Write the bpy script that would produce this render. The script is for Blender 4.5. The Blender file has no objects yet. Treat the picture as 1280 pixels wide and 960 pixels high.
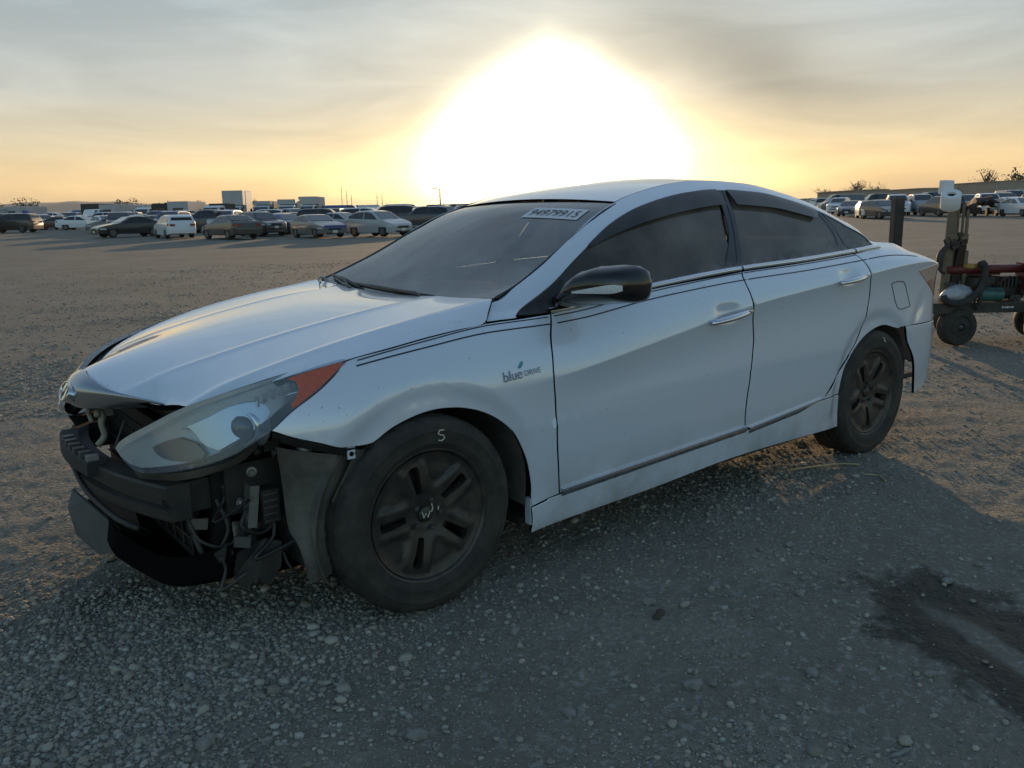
import bpy, bmesh, math, random
import numpy as np
from mathutils import Vector, Matrix
from mathutils.geometry import delaunay_2d_cdt
R = math.radians
sc = bpy.context.scene
C = sc.collection
rnd = random.Random(7)
nrs = np.random.RandomState(11)

# ------------------------------------------------------------------ camera
cam_d = bpy.data.cameras.new('camera'); cam = bpy.data.objects.new('camera', cam_d); C.objects.link(cam); sc.camera = cam
cam_d.sensor_width = 36.0; cam_d.lens = 36.0 * 1042.42 / 1280.0
cam_d.clip_start = .05; cam_d.clip_end = 20000
CAM = Vector((-1.39976, -3.11649, 1.30198))
YAW, PIT, ROL = .666532, -.201322, -.020206
fw = Vector((math.sin(YAW)*math.cos(PIT), math.cos(YAW)*math.cos(PIT), math.sin(PIT)))
rt = Vector((math.cos(YAW), -math.sin(YAW), 0)); up0 = rt.cross(fw)
r2 = rt*math.cos(ROL) + up0*math.sin(ROL); u2 = -rt*math.sin(ROL) + up0*math.cos(ROL)
M = Matrix((r2, u2, -fw)).transposed().to_4x4(); M.translation = CAM
cam.matrix_world = M

# ------------------------------------------------------------------ sky, sun, exposure
SUN_AZ, SUN_EL = R(42.5), R(6.6)          # azimuth from +Y towards +X
sun_dir = Vector((math.sin(SUN_AZ)*math.cos(SUN_EL), math.cos(SUN_AZ)*math.cos(SUN_EL), math.sin(SUN_EL)))
wd = bpy.data.worlds.new("World"); sc.world = wd; wd.use_nodes = True
def build_world():
    nt = wd.node_tree; N = nt.nodes; L = nt.links; N.clear()
    def n(t, **k):
        x = N.new(t)
        for a, b in k.items(): setattr(x, a, b)
        return x
    def mth(op, a, b=None, c=None):
        x = n('ShaderNodeMath', operation=op)
        for i, v in enumerate((a, b, c)):
            if v is None: continue
            if isinstance(v, (int, float)): x.inputs[i].default_value = v
            else: L.new(v, x.inputs[i])
        return x.outputs[0]
    out = n('ShaderNodeOutputWorld'); bg = n('ShaderNodeBackground'); bg.inputs[1].default_value = .12
    sky = n('ShaderNodeTexSky', sky_type='NISHITA', sun_disc=False)
    sky.sun_elevation = SUN_EL; sky.sun_rotation = SUN_AZ
    sky.air_density = 1.15; sky.dust_density = .7; sky.ozone_density = 2.0; sky.altitude = 20
    tc = n('ShaderNodeTexCoord')
    sep = n('ShaderNodeSeparateXYZ'); L.new(tc.outputs['Generated'], sep.inputs[0])
    x, y, z = sep.outputs
    # angles relative to the sun, in degrees
    az = mth('MULTIPLY', mth('ARCTAN2', x, y), 57.2958)
    el = mth('MULTIPLY', mth('ARCSINE', z), 57.2958)
    da = mth('ABSOLUTE', mth('SUBTRACT', az, math.degrees(SUN_AZ) - 1.5))
    # streaky high cloud, stretched along the horizon
    mp = n('ShaderNodeMapping'); mp.inputs['Scale'].default_value = (1.6, 1.6, 9.0); mp.inputs['Rotation'].default_value = (.10, -.06, .3)
    L.new(tc.outputs['Generated'], mp.inputs[0])
    nz = n('ShaderNodeTexNoise'); nz.inputs['Scale'].default_value = 2.2; nz.inputs['Detail'].default_value = 7; nz.inputs['Roughness'].default_value = .55
    nz.inputs['Distortion'].default_value = .6
    L.new(mp.outputs[0], nz.inputs['Vector'])
    st = n('ShaderNodeMapRange'); st.inputs['From Min'].default_value = .38; st.inputs['From Max'].default_value = .72
    L.new(nz.outputs[0], st.inputs[0])
    # thin veil of cloud: grey above, cream-orange in the low haze
    ramp = n('ShaderNodeValToRGB'); cr = ramp.color_ramp
    L.new(mth('DIVIDE', mth('MAXIMUM', el, 0.0), 40.0), ramp.inputs[0])
    cr.elements[0].position = 0.0; cr.elements[0].color = (6.4, 4.0, 1.45, 1)
    cr.elements[1].position = 1.0; cr.elements[1].color = (1.2, 1.6, 2.2, 1)
    for p_, c_ in ((.05, (5.6, 3.7, 1.7)), (.11, (3.5, 2.75, 1.8)), (.19, (2.25, 2.15, 2.0)), (.32, (1.75, 2.0, 2.12)), (.55, (1.5, 1.9, 2.3))):
        e = cr.elements.new(p_); e.color = c_ + (1,)
    # the veil is lit from the sun's side: fades to the sky alone on the far side
    cosang = n('ShaderNodeVectorMath', operation='DOT_PRODUCT'); L.new(tc.outputs['Generated'], cosang.inputs[0])
    cosang.inputs[1].default_value = sun_dir
    ca = cosang.outputs['Value']
    side = n('ShaderNodeMapRange', interpolation_type='SMOOTHSTEP'); side.inputs['From Min'].default_value = .0; side.inputs['From Max'].default_value = .88
    side.inputs['To Min'].default_value = .05; side.inputs['To Max'].default_value = .85
    L.new(ca, side.inputs[0])
    mix = n('ShaderNodeMix', data_type='RGBA'); L.new(side.outputs[0], mix.inputs['Factor'])
    tint = n('ShaderNodeMix', data_type='RGBA', blend_type='MULTIPLY'); tint.inputs['Factor'].default_value = 1; tint.inputs['B'].default_value = (1.0, 1.07, 1.12, 1); L.new(sky.outputs[0], tint.inputs['A']); L.new(tint.outputs['Result'], mix.inputs['A']); L.new(ramp.outputs[0], mix.inputs['B'])
    # streak brightness
    sm = n('ShaderNodeMix', data_type='RGBA', blend_type='MULTIPLY'); sm.inputs['Factor'].default_value = 1
    L.new(mix.outputs['Result'], sm.inputs['A'])
    sg = mth('ADD', mth('MULTIPLY', st.outputs[0], .26), .86)
    cmb = n('ShaderNodeCombineXYZ')
    for i in range(3): L.new(sg, cmb.inputs[i])
    L.new(cmb.outputs[0], sm.inputs['B'])
    # aureole of the low sun in the cloud: wide at the horizon, narrowing upwards
    nz2 = n('ShaderNodeTexNoise'); nz2.inputs['Scale'].default_value = 3.0; nz2.inputs['Detail'].default_value = 4
    L.new(tc.outputs['Generated'], nz2.inputs['Vector'])
    wob = mth('MULTIPLY', mth('SUBTRACT', nz2.outputs[0], .5), .34)
    e1 = mth('DIVIDE', mth('SUBTRACT', el, .8), 8.7); d1 = mth('DIVIDE', da, 8.6)
    r1 = mth('ADD', mth('POWER', mth('ADD', mth('POWER', mth('ABSOLUTE', e1), 1.7), mth('POWER', d1, 1.6)), .6), wob)
    rw = mth('ADD', mth('ADD', mth('DIVIDE', da, 19.0), mth('DIVIDE', mth('MAXIMUM', el, 0.0), 10.3)), wob)
    below = n('ShaderNodeMapRange'); below.inputs['From Min'].default_value = -6; below.inputs['From Max'].default_value = -.5; L.new(el, below.inputs[0])
    core = mth('MULTIPLY', mth('EXPONENT', mth('MULTIPLY', mth('POWER', r1, 6.0), -1.15)), below.outputs[0])
    wing = mth('MULTIPLY', mth('EXPONENT', mth('MULTIPLY', mth('POWER', rw, 6.5), -1.3)), below.outputs[0])
    wc = n('ShaderNodeVectorMath', operation='SCALE'); wc.inputs[0].default_value = (4.2, 4.0, 2.0); L.new(wing, wc.inputs['Scale'])
    halo = core
    add = n('ShaderNodeMix', data_type='RGBA', blend_type='ADD'); add.inputs['Factor'].default_value = 1; add.clamp_result = False
    hc = n('ShaderNodeVectorMath', operation='SCALE'); hc.inputs[0].default_value = (13.0, 12.3, 9.5); L.new(halo, hc.inputs['Scale'])
    # a darker bank of cloud beside the glow
    u_ = mth('DIVIDE', mth('SUBTRACT', mth('SUBTRACT', az, math.degrees(SUN_AZ)), 11.0), 8.5); v_ = mth('DIVIDE', mth('ADD', mth('SUBTRACT', el, 9.0), mth('MULTIPLY', u_, 3.6)), 3.4)
    bank = mth('EXPONENT', mth('MULTIPLY', mth('ADD', mth('MULTIPLY', u_, u_), mth('MULTIPLY', v_, v_)), -1.0))
    bank = mth('SUBTRACT', 1.0, mth('MULTIPLY', bank, mth('ADD', mth('MULTIPLY', nz2.outputs[0], .5), .18)))
    bs = n('ShaderNodeVectorMath', operation='SCALE'); L.new(sm.outputs['Result'], bs.inputs[0]); L.new(bank, bs.inputs['Scale']); L.new(bs.outputs[0], add.inputs['A']); hs = n('ShaderNodeVectorMath', operation='ADD'); L.new(hc.outputs[0], hs.inputs[0]); L.new(wc.outputs[0], hs.inputs[1]); L.new(hs.outputs[0], add.inputs['B'])
    L.new(add.outputs['Result'], bg.inputs[0]); L.new(bg.outputs[0], out.inputs[0])
build_world()
sun_d = bpy.data.lights.new('sun', 'SUN'); sun_o = bpy.data.objects.new('sun', sun_d); C.objects.link(sun_o)
sun_d.energy = 2.0; sun_d.angle = R(.5); sun_d.color = (1, .66, .36)
sun_o.rotation_euler = sun_dir.to_track_quat('Z', 'Y').to_euler(); sun_o.location = (30, 30, 30)
sc.view_settings.view_transform = 'Standard'; sc.view_settings.look = 'None'
sc.view_settings.exposure = 1.02; sc.view_settings.gamma = 1; sc.view_settings.use_curve_mapping = False
sc.render.engine = 'CYCLES'
sc.cycles.max_bounces = 6; sc.cycles.transparent_max_bounces = 12; sc.cycles.transmission_bounces = 4
sc.cycles.use_denoising = True

# ------------------------------------------------------------------ materials
def mat(name, col, rough=.6, metal=0, coat=0, noise=None, bump=None, spec=.5, alpha=None, ior=None):
    m = bpy.data.materials.new(name); m.use_nodes = True; nt = m.node_tree; b = nt.nodes['Principled BSDF']
    b.inputs['Base Color'].default_value = (*col, 1); b.inputs['Roughness'].default_value = rough; b.inputs['Metallic'].default_value = metal
    b.inputs['Coat Weight'].default_value = coat; b.inputs['Coat Roughness'].default_value = .03
    b.inputs['Specular IOR Level'].default_value = spec
    if noise or bump:
        tc = nt.nodes.new('ShaderNodeTexCoord')
    if noise:      # (scale, other colour, amount[, roughness swing])
        t = nt.nodes.new('ShaderNodeTexNoise'); t.inputs['Scale'].default_value = noise[0]; t.inputs['Detail'].default_value = 6
        t.inputs['Roughness'].default_value = .6
        nt.links.new(tc.outputs['Object'], t.inputs['Vector'])
        mr = nt.nodes.new('ShaderNodeMapRange'); mr.inputs['From Min'].default_value = .4; mr.inputs['From Max'].default_value = .7
        mr.inputs['To Max'].default_value = noise[2]
        nt.links.new(t.outputs[0], mr.inputs[0])
        mx = nt.nodes.new('ShaderNodeMix'); mx.data_type = 'RGBA'
        mx.inputs['A'].default_value = (*col, 1); mx.inputs['B'].default_value = (*noise[1], 1)
        nt.links.new(mr.outputs[0], mx.inputs['Factor']); nt.links.new(mx.outputs['Result'], b.inputs['Base Color'])
        if len(noise) > 3:
            m2 = nt.nodes.new('ShaderNodeMath'); m2.operation = 'MULTIPLY_ADD'; m2.inputs[1].default_value = noise[3]; m2.inputs[2].default_value = rough
            nt.links.new(mr.outputs[0], m2.inputs[0]); nt.links.new(m2.outputs[0], b.inputs['Roughness'])
    if bump:       # (scale, strength, distance)
        t = nt.nodes.new('ShaderNodeTexNoise'); t.inputs['Scale'].default_value = bump[0]; t.inputs['Detail'].default_value = 5
        nt.links.new(tc.outputs['Object'], t.inputs['Vector'])
        bp = nt.nodes.new('ShaderNodeBump'); bp.inputs['Strength'].default_value = bump[1]; bp.inputs['Distance'].default_value = bump[2]
        nt.links.new(t.outputs[0], bp.inputs['Height']); nt.links.new(bp.outputs[0], b.inputs['Normal'])
    return m
def glass_mat(name, tint, transp, rough=.03, dust=(.35, .34, .32), film_amt=.06, spots=0):
    """thin tinted glass: lets a share of light through, reflects by angle, carries a diffuse film of dust and painted-in reflection"""
    m = bpy.data.materials.new(name); m.use_nodes = True; nt = m.node_tree; N = nt.nodes; L = nt.links; N.clear()
    out = N.new('ShaderNodeOutputMaterial'); tr = N.new('ShaderNodeBsdfTransparent'); tr.inputs[0].default_value = (*[t*transp for t in tint], 1)
    df = N.new('ShaderNodeBsdfDiffuse'); df.inputs[0].default_value = (*dust, 1)
    gl = N.new('ShaderNodeBsdfGlossy'); gl.inputs[0].default_value = (1, 1, 1, 1); gl.inputs['Roughness'].default_value = rough
    fr = N.new('ShaderNodeFresnel'); ge = N.new('ShaderNodeNewGeometry'); io = N.new('ShaderNodeMapRange')
    io.inputs['To Min'].default_value = 1.52; io.inputs['To Max'].default_value = 1/1.52; L.new(ge.outputs['Backfacing'], io.inputs[0]); L.new(io.outputs[0], fr.inputs[0])   # same reflection from either side of the pane
    tc = N.new('ShaderNodeTexCoord'); nz = N.new('ShaderNodeTexNoise'); nz.inputs['Scale'].default_value = 3.5; nz.inputs['Detail'].default_value = 7
    L.new(tc.outputs['Object'], nz.inputs['Vector'])
    mr = N.new('ShaderNodeMapRange'); mr.inputs['From Min'].default_value = .35; mr.inputs['From Max'].default_value = .75
    mr.inputs['To Min'].default_value = film_amt*.55; mr.inputs['To Max'].default_value = film_amt*1.9
    L.new(nz.outputs[0], mr.inputs[0])
    m1 = N.new('ShaderNodeMixShader'); L.new(mr.outputs[0], m1.inputs[0]); L.new(tr.outputs[0], m1.inputs[1]); L.new(df.outputs[0], m1.inputs[2])
    m2 = N.new('ShaderNodeMixShader'); L.new(fr.outputs[0], m2.inputs[0]); L.new(m1.outputs[0], m2.inputs[1]); L.new(gl.outputs[0], m2.inputs[2])
    L.new(m2.outputs[0], out.inputs[0])
    return m
MAT = {}
def car_paint():
    m = bpy.data.materials.new('white_car_paint'); m.use_nodes = True; nt = m.node_tree; N = nt.nodes; L = nt.links; b = N['Principled BSDF']
    b.inputs['Roughness'].default_value = .28; b.inputs['Metallic'].default_value = .17; b.inputs['Coat Weight'].default_value = 1.0; b.inputs['Coat IOR'].default_value = 1.6; b.inputs['Coat Roughness'].default_value = .04
    tc = N.new('ShaderNodeTexCoord')
    # dust film, more of it low on the body (road dirt), with scattered specks
    nz = N.new('ShaderNodeTexNoise'); nz.inputs['Scale'].default_value = 5; nz.inputs['Detail'].default_value = 8; nz.inputs['Roughness'].default_value = .65
    L.new(tc.outputs['Object'], nz.inputs['Vector'])
    sp = N.new('ShaderNodeSeparateXYZ'); L.new(tc.outputs['Object'], sp.inputs[0])
    low = N.new('ShaderNodeMapRange'); low.inputs['From Min'].default_value = .17; low.inputs['From Max'].default_value = .45
    low.inputs['To Min'].default_value = .5; low.inputs['To Max'].default_value = .0; L.new(sp.outputs[2], low.inputs[0])
    mu = N.new('ShaderNodeMath'); mu.operation = 'MULTIPLY'; L.new(low.outputs[0], mu.inputs[0])
    cl = N.new('ShaderNodeMapRange'); cl.inputs['From Min'].default_value = .42; cl.inputs['From Max'].default_value = .68; L.new(nz.outputs[0], cl.inputs[0])
    L.new(cl.outputs[0], mu.inputs[1])
    nz2 = N.new('ShaderNodeTexNoise'); nz2.inputs['Scale'].default_value = 60; nz2.inputs['Detail'].default_value = 2
    L.new(tc.outputs['Object'], nz2.inputs['Vector'])
    spk = N.new('ShaderNodeMapRange'); spk.inputs['From Min'].default_value = .735; spk.inputs['From Max'].default_value = .76; spk.inputs['To Max'].default_value = .6
    L.new(nz2.outputs[0], spk.inputs[0])
    mxx = N.new('ShaderNodeMath'); mxx.operation = 'MAXIMUM'; L.new(mu.outputs[0], mxx.inputs[0]); L.new(spk.outputs[0], mxx.inputs[1])
    mx = N.new('ShaderNodeMix'); mx.data_type = 'RGBA'; mx.inputs['A'].default_value = (.72, .77, .84, 1); mx.inputs['B'].default_value = (.20, .17, .13, 1)
    L.new(mxx.outputs[0], mx.inputs['Factor']); L.new(mx.outputs['Result'], b.inputs['Base Color'])
    rr = N.new('ShaderNodeMath'); rr.operation = 'MULTIPLY_ADD'; rr.inputs[1].default_value = .05; rr.inputs[2].default_value = .025
    L.new(cl.outputs[0], rr.inputs[0]); L.new(rr.outputs[0], b.inputs['Coat Roughness'])
    return m
PAINT = car_paint()
BLACK = mat('black_plastic', (.012, .012, .012), .45, noise=(9, (.045, .04, .033), .6, .25))
MATTE = mat('matt_black_metal', (.022, .021, .02), .55, noise=(14, (.06, .05, .04), .7, .2))
TRIM = mat('gloss_black_trim', (.010, .0095, .009), .16, coat=.4)
RUBBER = mat('tyre_rubber', (.026, .024, .021), .8, noise=(16, (.075, .063, .046), .6), bump=(220, .3, .001))
RIMM = mat('dark_grey_alloy', (.048, .045, .041), .36, metal=.45, noise=(14, (.115, .097, .072), .75, .25))
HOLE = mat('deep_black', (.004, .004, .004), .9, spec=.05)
CHROME = mat('chrome', (.72, .73, .75), .12, metal=1)
SATIN = mat('satin_chrome_grille_bar', (.34, .36, .38), .22, metal=.85, coat=.5)
LINER = mat('dusty_wheel_liner', (.075, .070, .060), .85, noise=(7, (.19, .17, .14), .8), bump=(60, .25, .004))
STEEL = mat('dusty_grey_steel', (.11, .11, .105), .5, metal=.5, noise=(12, (.05, .045, .04), .8, .2))
ALLOY = mat('cast_aluminium', (.32, .31, .29), .5, metal=.6, noise=(18, (.12, .10, .08), .7))
WSGLASS = glass_mat('windscreen_glass', (.80, .92, .88), .60, .03, (.42, .48, .47), .20)  # pale film is dust plus sky reflection painted into its colour
TINT = glass_mat('dark_tinted_glass', (.55, .48, .42), .14, .05, (.26, .215, .17), .34)  # brown film is dust plus painted-in reflection of ground and horizon
LENS = glass_mat('hazy_headlamp_plastic', (.90, .95, .99), .92, .06, (.55, .60, .66), .17)
AMBER = mat('amber_reflector', (.60, .085, .018), .22, coat=.6, noise=(90, (.42, .05, .012), .8))
REDL = mat('red_lamp_plastic', (.40, .15, .06), .15, coat=.8)  # colour lightened to stand in for sun shining through the lamp
CLEARL = mat('clear_lamp_plastic', (.74, .68, .63), .12, coat=.8)
TAILC = mat('pale_tail_lamp', (.60, .40, .30), .12, coat=.9)
CHALK = mat('yellow_chalk', (.62, .60, .45), .9)
STRIPE = mat('dark_pinstripe_tape', (.022, .022, .035), .4)
SEATM = mat('dark_grey_cloth', (.10, .095, .09), .9, noise=(30, (.06, .055, .05), .6))
DASHM = mat('grey_dashboard', (.20, .19, .17), .7)

# ------------------------------------------------------------------ mesh helpers
def link(o, parent=None):
    C.objects.link(o)
    if parent: o.parent = parent
    return o
def mesh(name, v, f, m, parent=None, smooth=False, angle=None):
    me = bpy.data.meshes.new(name); me.from_pydata([tuple(p) for p in v], [], [tuple(q) for q in f]); me.update()
    if m: me.materials.append(m)
    if smooth or angle:
        me.shade_smooth()
        if angle: me.set_sharp_from_angle(angle=R(angle))
    return link(bpy.data.objects.new(name, me), parent)
def tag(o, label=None, cat=None, group=None, kind=None):
    if label: o['label'] = label
    if cat: o['category'] = cat
    if group: o['group'] = group
    if kind: o['kind'] = kind
    return o
def empty(name, loc=(0, 0, 0), rz=0):
    o = bpy.data.objects.new(name, None); o.location = loc; o.rotation_euler = (0, 0, rz); o.empty_display_size = .2; return link(o)
class MB:
    def __init__(s): s.v = []; s.f = []
    def add(s, v, f):
        k = len(s.v); s.v += [Vector(p) for p in v]; s.f += [tuple(i + k for i in q) for q in f]; return s
    def box(s, c, d, rot=None, taper=1.0):
        hx, hy, hz = d[0]/2, d[1]/2, d[2]/2; P = []
        for sx, sy, sz in ((-1,-1,-1),(1,-1,-1),(1,1,-1),(-1,1,-1),(-1,-1,1),(1,-1,1),(1,1,1),(-1,1,1)):
            t = taper if sz > 0 else 1
            p = Vector((sx*hx*t, sy*hy*t, sz*hz))
            if rot: p = rot @ p
            P.append(p + Vector(c))
        return s.add(P, [(0,3,2,1),(4,5,6,7),(0,1,5,4),(1,2,6,5),(2,3,7,6),(3,0,4,7)])
    def tube(s, pts, r, n=8, caps=True, flat=1.0):
        pts = [Vector(p) for p in pts]; rs = r if isinstance(r, (list, tuple)) else [r]*len(pts)
        V = []; t0 = (pts[1]-pts[0]).normalized(); a = t0.orthogonal().normalized()
        for i, p in enumerate(pts):
            t = (pts[min(i+1, len(pts)-1)] - pts[max(i-1, 0)]).normalized()
            a = (a - t*a.dot(t)).normalized(); b = t.cross(a)
            for k in range(n):
                q = 2*math.pi*k/n; V.append(p + (a*math.cos(q) + b*math.sin(q)*flat)*rs[i])
        F_ = []
        for i in range(len(pts)-1):
            for k in range(n):
                F_.append((i*n+k, i*n+(k+1) % n, (i+1)*n+(k+1) % n, (i+1)*n+k))
        if caps: F_ += [tuple(range(n))[::-1], tuple((len(pts)-1)*n+k for k in range(n))]
        return s.add(V, F_)
    def lathe(s, prof, n=32, o=(0,0,0), axis='y', close=False):   # prof: (radius, along axis)
        V = []; o = Vector(o)
        for (r, h) in prof:
            for k in range(n):
                q = 2*math.pi*k/n; c, d = r*math.cos(q), r*math.sin(q)
                V.append(o + {'y': Vector((c, h, d)), 'z': Vector((c, d, h)), 'x': Vector((h, c, d))}[axis])
        F_ = []
        for i in range(len(prof)-1):
            for k in range(n): F_.append((i*n+k, i*n+(k+1) % n, (i+1)*n+(k+1) % n, (i+1)*n+k))
        if close: F_ += [tuple(range(n))[::-1], tuple((len(prof)-1)*n+k for k in range(n))]
        return s.add(V, F_)
    def loft(s, rows, closed=False):
        n = len(rows[0]); V = [p for r in rows for p in r]; F_ = []
        for i in range(len(rows)-1):
            for k in range(n if closed else n-1):
                F_.append((i*n+k, i*n+(k+1) % n, (i+1)*n+(k+1) % n, (i+1)*n+k))
        return s.add(V, F_)
    def build(s, name, m, parent=None, smooth=False, angle=None, fix=False):
        o = mesh(name, s.v, s.f, m, parent, smooth, angle)
        if fix:
            bm = bmesh.new(); bm.from_mesh(o.data); bmesh.ops.recalc_face_normals(bm, faces=bm.faces); bm.to_mesh(o.data); bm.free()
            if angle: o.data.set_sharp_from_angle(angle=R(angle))
        return o
def spline(pts, n):
    """n points along a Catmull-Rom curve through pts"""
    P = np.array(pts, float); P = np.vstack([2*P[0]-P[1], P, 2*P[-1]-P[-2]])
    d = np.concatenate([[0], np.cumsum(np.linalg.norm(np.diff(P[1:-1], axis=0), axis=1))]); out = []
    for t in np.linspace(0, d[-1], n):
        i = min(np.searchsorted(d, t, side='right') - 1, len(d) - 2); u = (t - d[i]) / max(d[i+1]-d[i], 1e-9)
        a, b, c, e = P[i], P[i+1], P[i+2], P[i+3]
        out.append(.5*((2*b) + (-a+c)*u + (2*a-5*b+4*c-e)*u*u + (-a+3*b-3*c+e)*u**3))
    return np.array(out)
def smooth_poly(poly, step, corner=38):
    """closed outline: keep the corners, round the rest, resample"""
    P = np.array(poly, float); n = len(P); cs = []
    for i in range(n):
        a = P[i]-P[i-1]; b = P[(i+1) % n]-P[i]
        ang = math.degrees(math.acos(max(-1, min(1, a.dot(b)/(np.linalg.norm(a)*np.linalg.norm(b)+1e-12)))))
        if ang > corner: cs.append(i)
    if len(cs) < 2: cs = [0, n//2]
    out = []
    for j, c in enumerate(cs):
        e = cs[(j+1) % len(cs)]; seg = [P[(c+k) % n] for k in range(((e-c) % n or n) + 1)]
        L_ = sum(np.linalg.norm(seg[k+1]-seg[k]) for k in range(len(seg)-1)); m_ = max(2, int(L_/step)+1)
        out += list(spline(seg, m_)[:-1]) if len(seg) > 2 else [seg[0] + (seg[1]-seg[0])*t for t in np.linspace(0, 1, m_)[:-1]]
    return np.array(out)
def inside(P, q):
    x, y = q[:, 0], q[:, 1]; r = np.zeros(len(q), bool); j = len(P)-1
    for i in range(len(P)):
        xi, yi, xj, yj = *P[i], *P[j]
        r ^= ((yi > y) != (yj > y)) & (x < (xj-xi)*(y-yi)/(yj-yi+1e-15)+xi); j = i
    return r
def panel(name, poly, fn, m, parent, step=.03, th=.014, mode='side', off=0., extra=None, mirror=False, corner=38, roll=.0025, pts_extra=None, gap=0.):
    """a sheet-metal panel cut from the surface fn by a flat outline, with a turned-in edge"""
    B = smooth_poly(poly, step*.75, corner)
    A2 = .5*np.sum(B[:, 0]*np.roll(B[:, 1], -1) - np.roll(B[:, 0], -1)*B[:, 1])
    if A2 < 0: B = B[::-1]
    if gap:                                   # leave the shut line between neighbours
        e = np.roll(B, -1, 0)-np.roll(B, 1, 0); nn_ = np.stack([-e[:, 1], e[:, 0]], 1); B = B + nn_/(np.linalg.norm(nn_, axis=1)[:, None]+1e-9)*gap
    lo, hi = B.min(0), B.max(0)
    gx, gy = np.meshgrid(np.arange(lo[0], hi[0], step), np.arange(lo[1], hi[1], step)); gy[:, 1::2] += step*.5
    q = np.stack([gx.ravel(), gy.ravel()], 1)
    if extra is not None:
        for (cx, cy, rx, ry, st) in extra:
            ex, ey = np.meshgrid(np.arange(cx-rx, cx+rx, st), np.arange(cy-ry, cy+ry, st)); q = np.vstack([q, np.stack([ex.ravel(), ey.ravel()], 1)])
    if pts_extra is not None:
        E_ = np.array(pts_extra); keepq = np.ones(len(q), bool); box_ = (E_ >= lo).all(1) & (E_ <= hi).all(1); E_ = E_[box_]
        if len(E_):
            for s0 in range(0, len(q), 500):
                dd = np.hypot(q[s0:s0+500, None, 0]-E_[None, :, 0], q[s0:s0+500, None, 1]-E_[None, :, 1]).min(1); keepq[s0:s0+500] = dd > .009
            q = np.vstack([q[keepq], E_])
    q = q[inside(B, q)]
    d = np.full(len(q), 9.)
    for b in B: d = np.minimum(d, np.hypot(q[:, 0]-b[0], q[:, 1]-b[1]))
    q = q[d > min(step*.45, .007)]
    pts = [Vector(p) for p in np.vstack([B, q])]
    V2, E_, F_, *_ = delaunay_2d_cdt(pts, [], [list(range(len(B)))], 1, 1e-5)
    a = np.array([v[0] for v in V2]); b = np.array([v[1] for v in V2]); h = 1e-3
    v0 = fn(a, b); ga = (fn(a+h, b)-fn(a-h, b))/(2*h); gb = (fn(a, b+h)-fn(a, b-h))/(2*h)
    Ns = None
    if mode == 'side':
        Nn = np.stack([-ga, -np.ones_like(a), -gb], 1); P = np.stack([a, -v0, b], 1)
    else:
        Nn = np.stack([-ga, -gb, np.ones_like(a)], 1); P = np.stack([a, b, v0], 1)
    Nn /= np.linalg.norm(Nn, axis=1)[:, None]; P = P + Nn*off
    Ns = Nn if mode == 'side' else Nn*.25 + np.array([0, 0, .75])
    F_ = [tuple(f) for f in F_]
    cnt = {}
    for f in F_:
        for i in range(len(f)):
            e = (f[i], f[(i+1) % len(f)]); cnt[e] = 1
    bd = [(i, j) for (i, j) in cnt if (j, i) not in cnt]
    nv = len(P); idx = {}; ring = []; ring2 = []
    out2 = {}
    for (i, j) in bd:
        t = P[j]-P[i]; o = np.cross(t, Ns[i]); o /= (np.linalg.norm(o)+1e-12)
        out2.setdefault(i, []).append(o); out2.setdefault(j, []).append(o)
    for i in out2: idx[i] = len(idx)
    order = list(idx)
    OV = {i: (lambda s: s/(np.linalg.norm(s)+1e-9))(sum(out2[i])) for i in order}
    R1 = [P[i] + OV[i]*roll*.75 - Ns[i]*roll for i in order]
    R2 = [P[i] + OV[i]*roll*.75 - Ns[i]*(th+roll) for i in order]
    n1, n2 = nv, nv+len(order); MI = [0]*len(F_)
    FF = list(F_); LN = [[Nn[i] for i in f] for f in F_]
    for (i, j) in bd:
        k, l = idx[i], idx[j]
        FF.append((j, i, n1+k, n1+l)); oi, oj = OV[i]*.7+Nn[i]*.7, OV[j]*.7+Nn[j]*.7
        LN.append([Nn[j], Nn[i], oi, oj])
        FF.append((n1+l, n1+k, n2+k, n2+l)); LN.append([OV[j], OV[i], OV[i], OV[j]]); MI += [0, 1 if th < .03 else 0]  # inner edge wall coloured black to paint the shade in the shut lines
    P = np.vstack([P, R1, R2]); objs = []
    for mir in ((False, True) if mirror else (False,)):
        Q = P.copy(); ff = FF; ln = LN
        if mir:
            Q[:, 1] *= -1; ff = [f[::-1] for f in FF]; ln = [[n_*np.array([1, -1, 1]) for n_ in l_[::-1]] for l_ in LN]
        me = bpy.data.meshes.new(name); me.from_pydata(Q.tolist(), [], ff); me.update(); me.materials.append(m); me.materials.append(HOLE); me.shade_smooth()
        me.polygons.foreach_set('material_index', MI)
        me.normals_split_custom_set([tuple(x) for l_ in ln for x in l_])
        objs.append(link(bpy.data.objects.new(name, me), parent))
    return objs if mirror else objs[0]

# ------------------------------------------------------------------ measured lines of the sedan (metres; x rearward from the front axle, y across, z up)
ZB_X = [-0.6, -0.22, 0.089, 0.303, 0.61, 1.107, 1.693, 2.126, 2.648, 2.918, 3.4, 3.7, 3.9]
ZB_Z = [0.797, 0.867, 0.91, 0.933, 0.939, 0.995, 1.035, 1.048, 1.07, 1.081, 1.045, 0.985, 0.93]
ZC_X = [-0.3, 0.2, 0.524, 0.888, 1.269, 1.679, 2.368, 3.279, 3.8]
ZC_Z = [0.66, 0.69, 0.721, 0.77, 0.827, 0.888, 0.944, 0.997, 0.935]
U_X = [0.2, 0.444, 0.668, 0.82, 1.065, 1.275, 1.598, 1.794, 2.116, 2.313, 2.535, 2.718, 2.886, 2.922, 3.3, 3.6, 3.9]
U_Z = [0.792, 0.942, 1.041, 1.129, 1.256, 1.323, 1.378, 1.391, 1.376, 1.34, 1.282, 1.207, 1.129, 1.085, 1.045, 0.965, 0.9]
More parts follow.
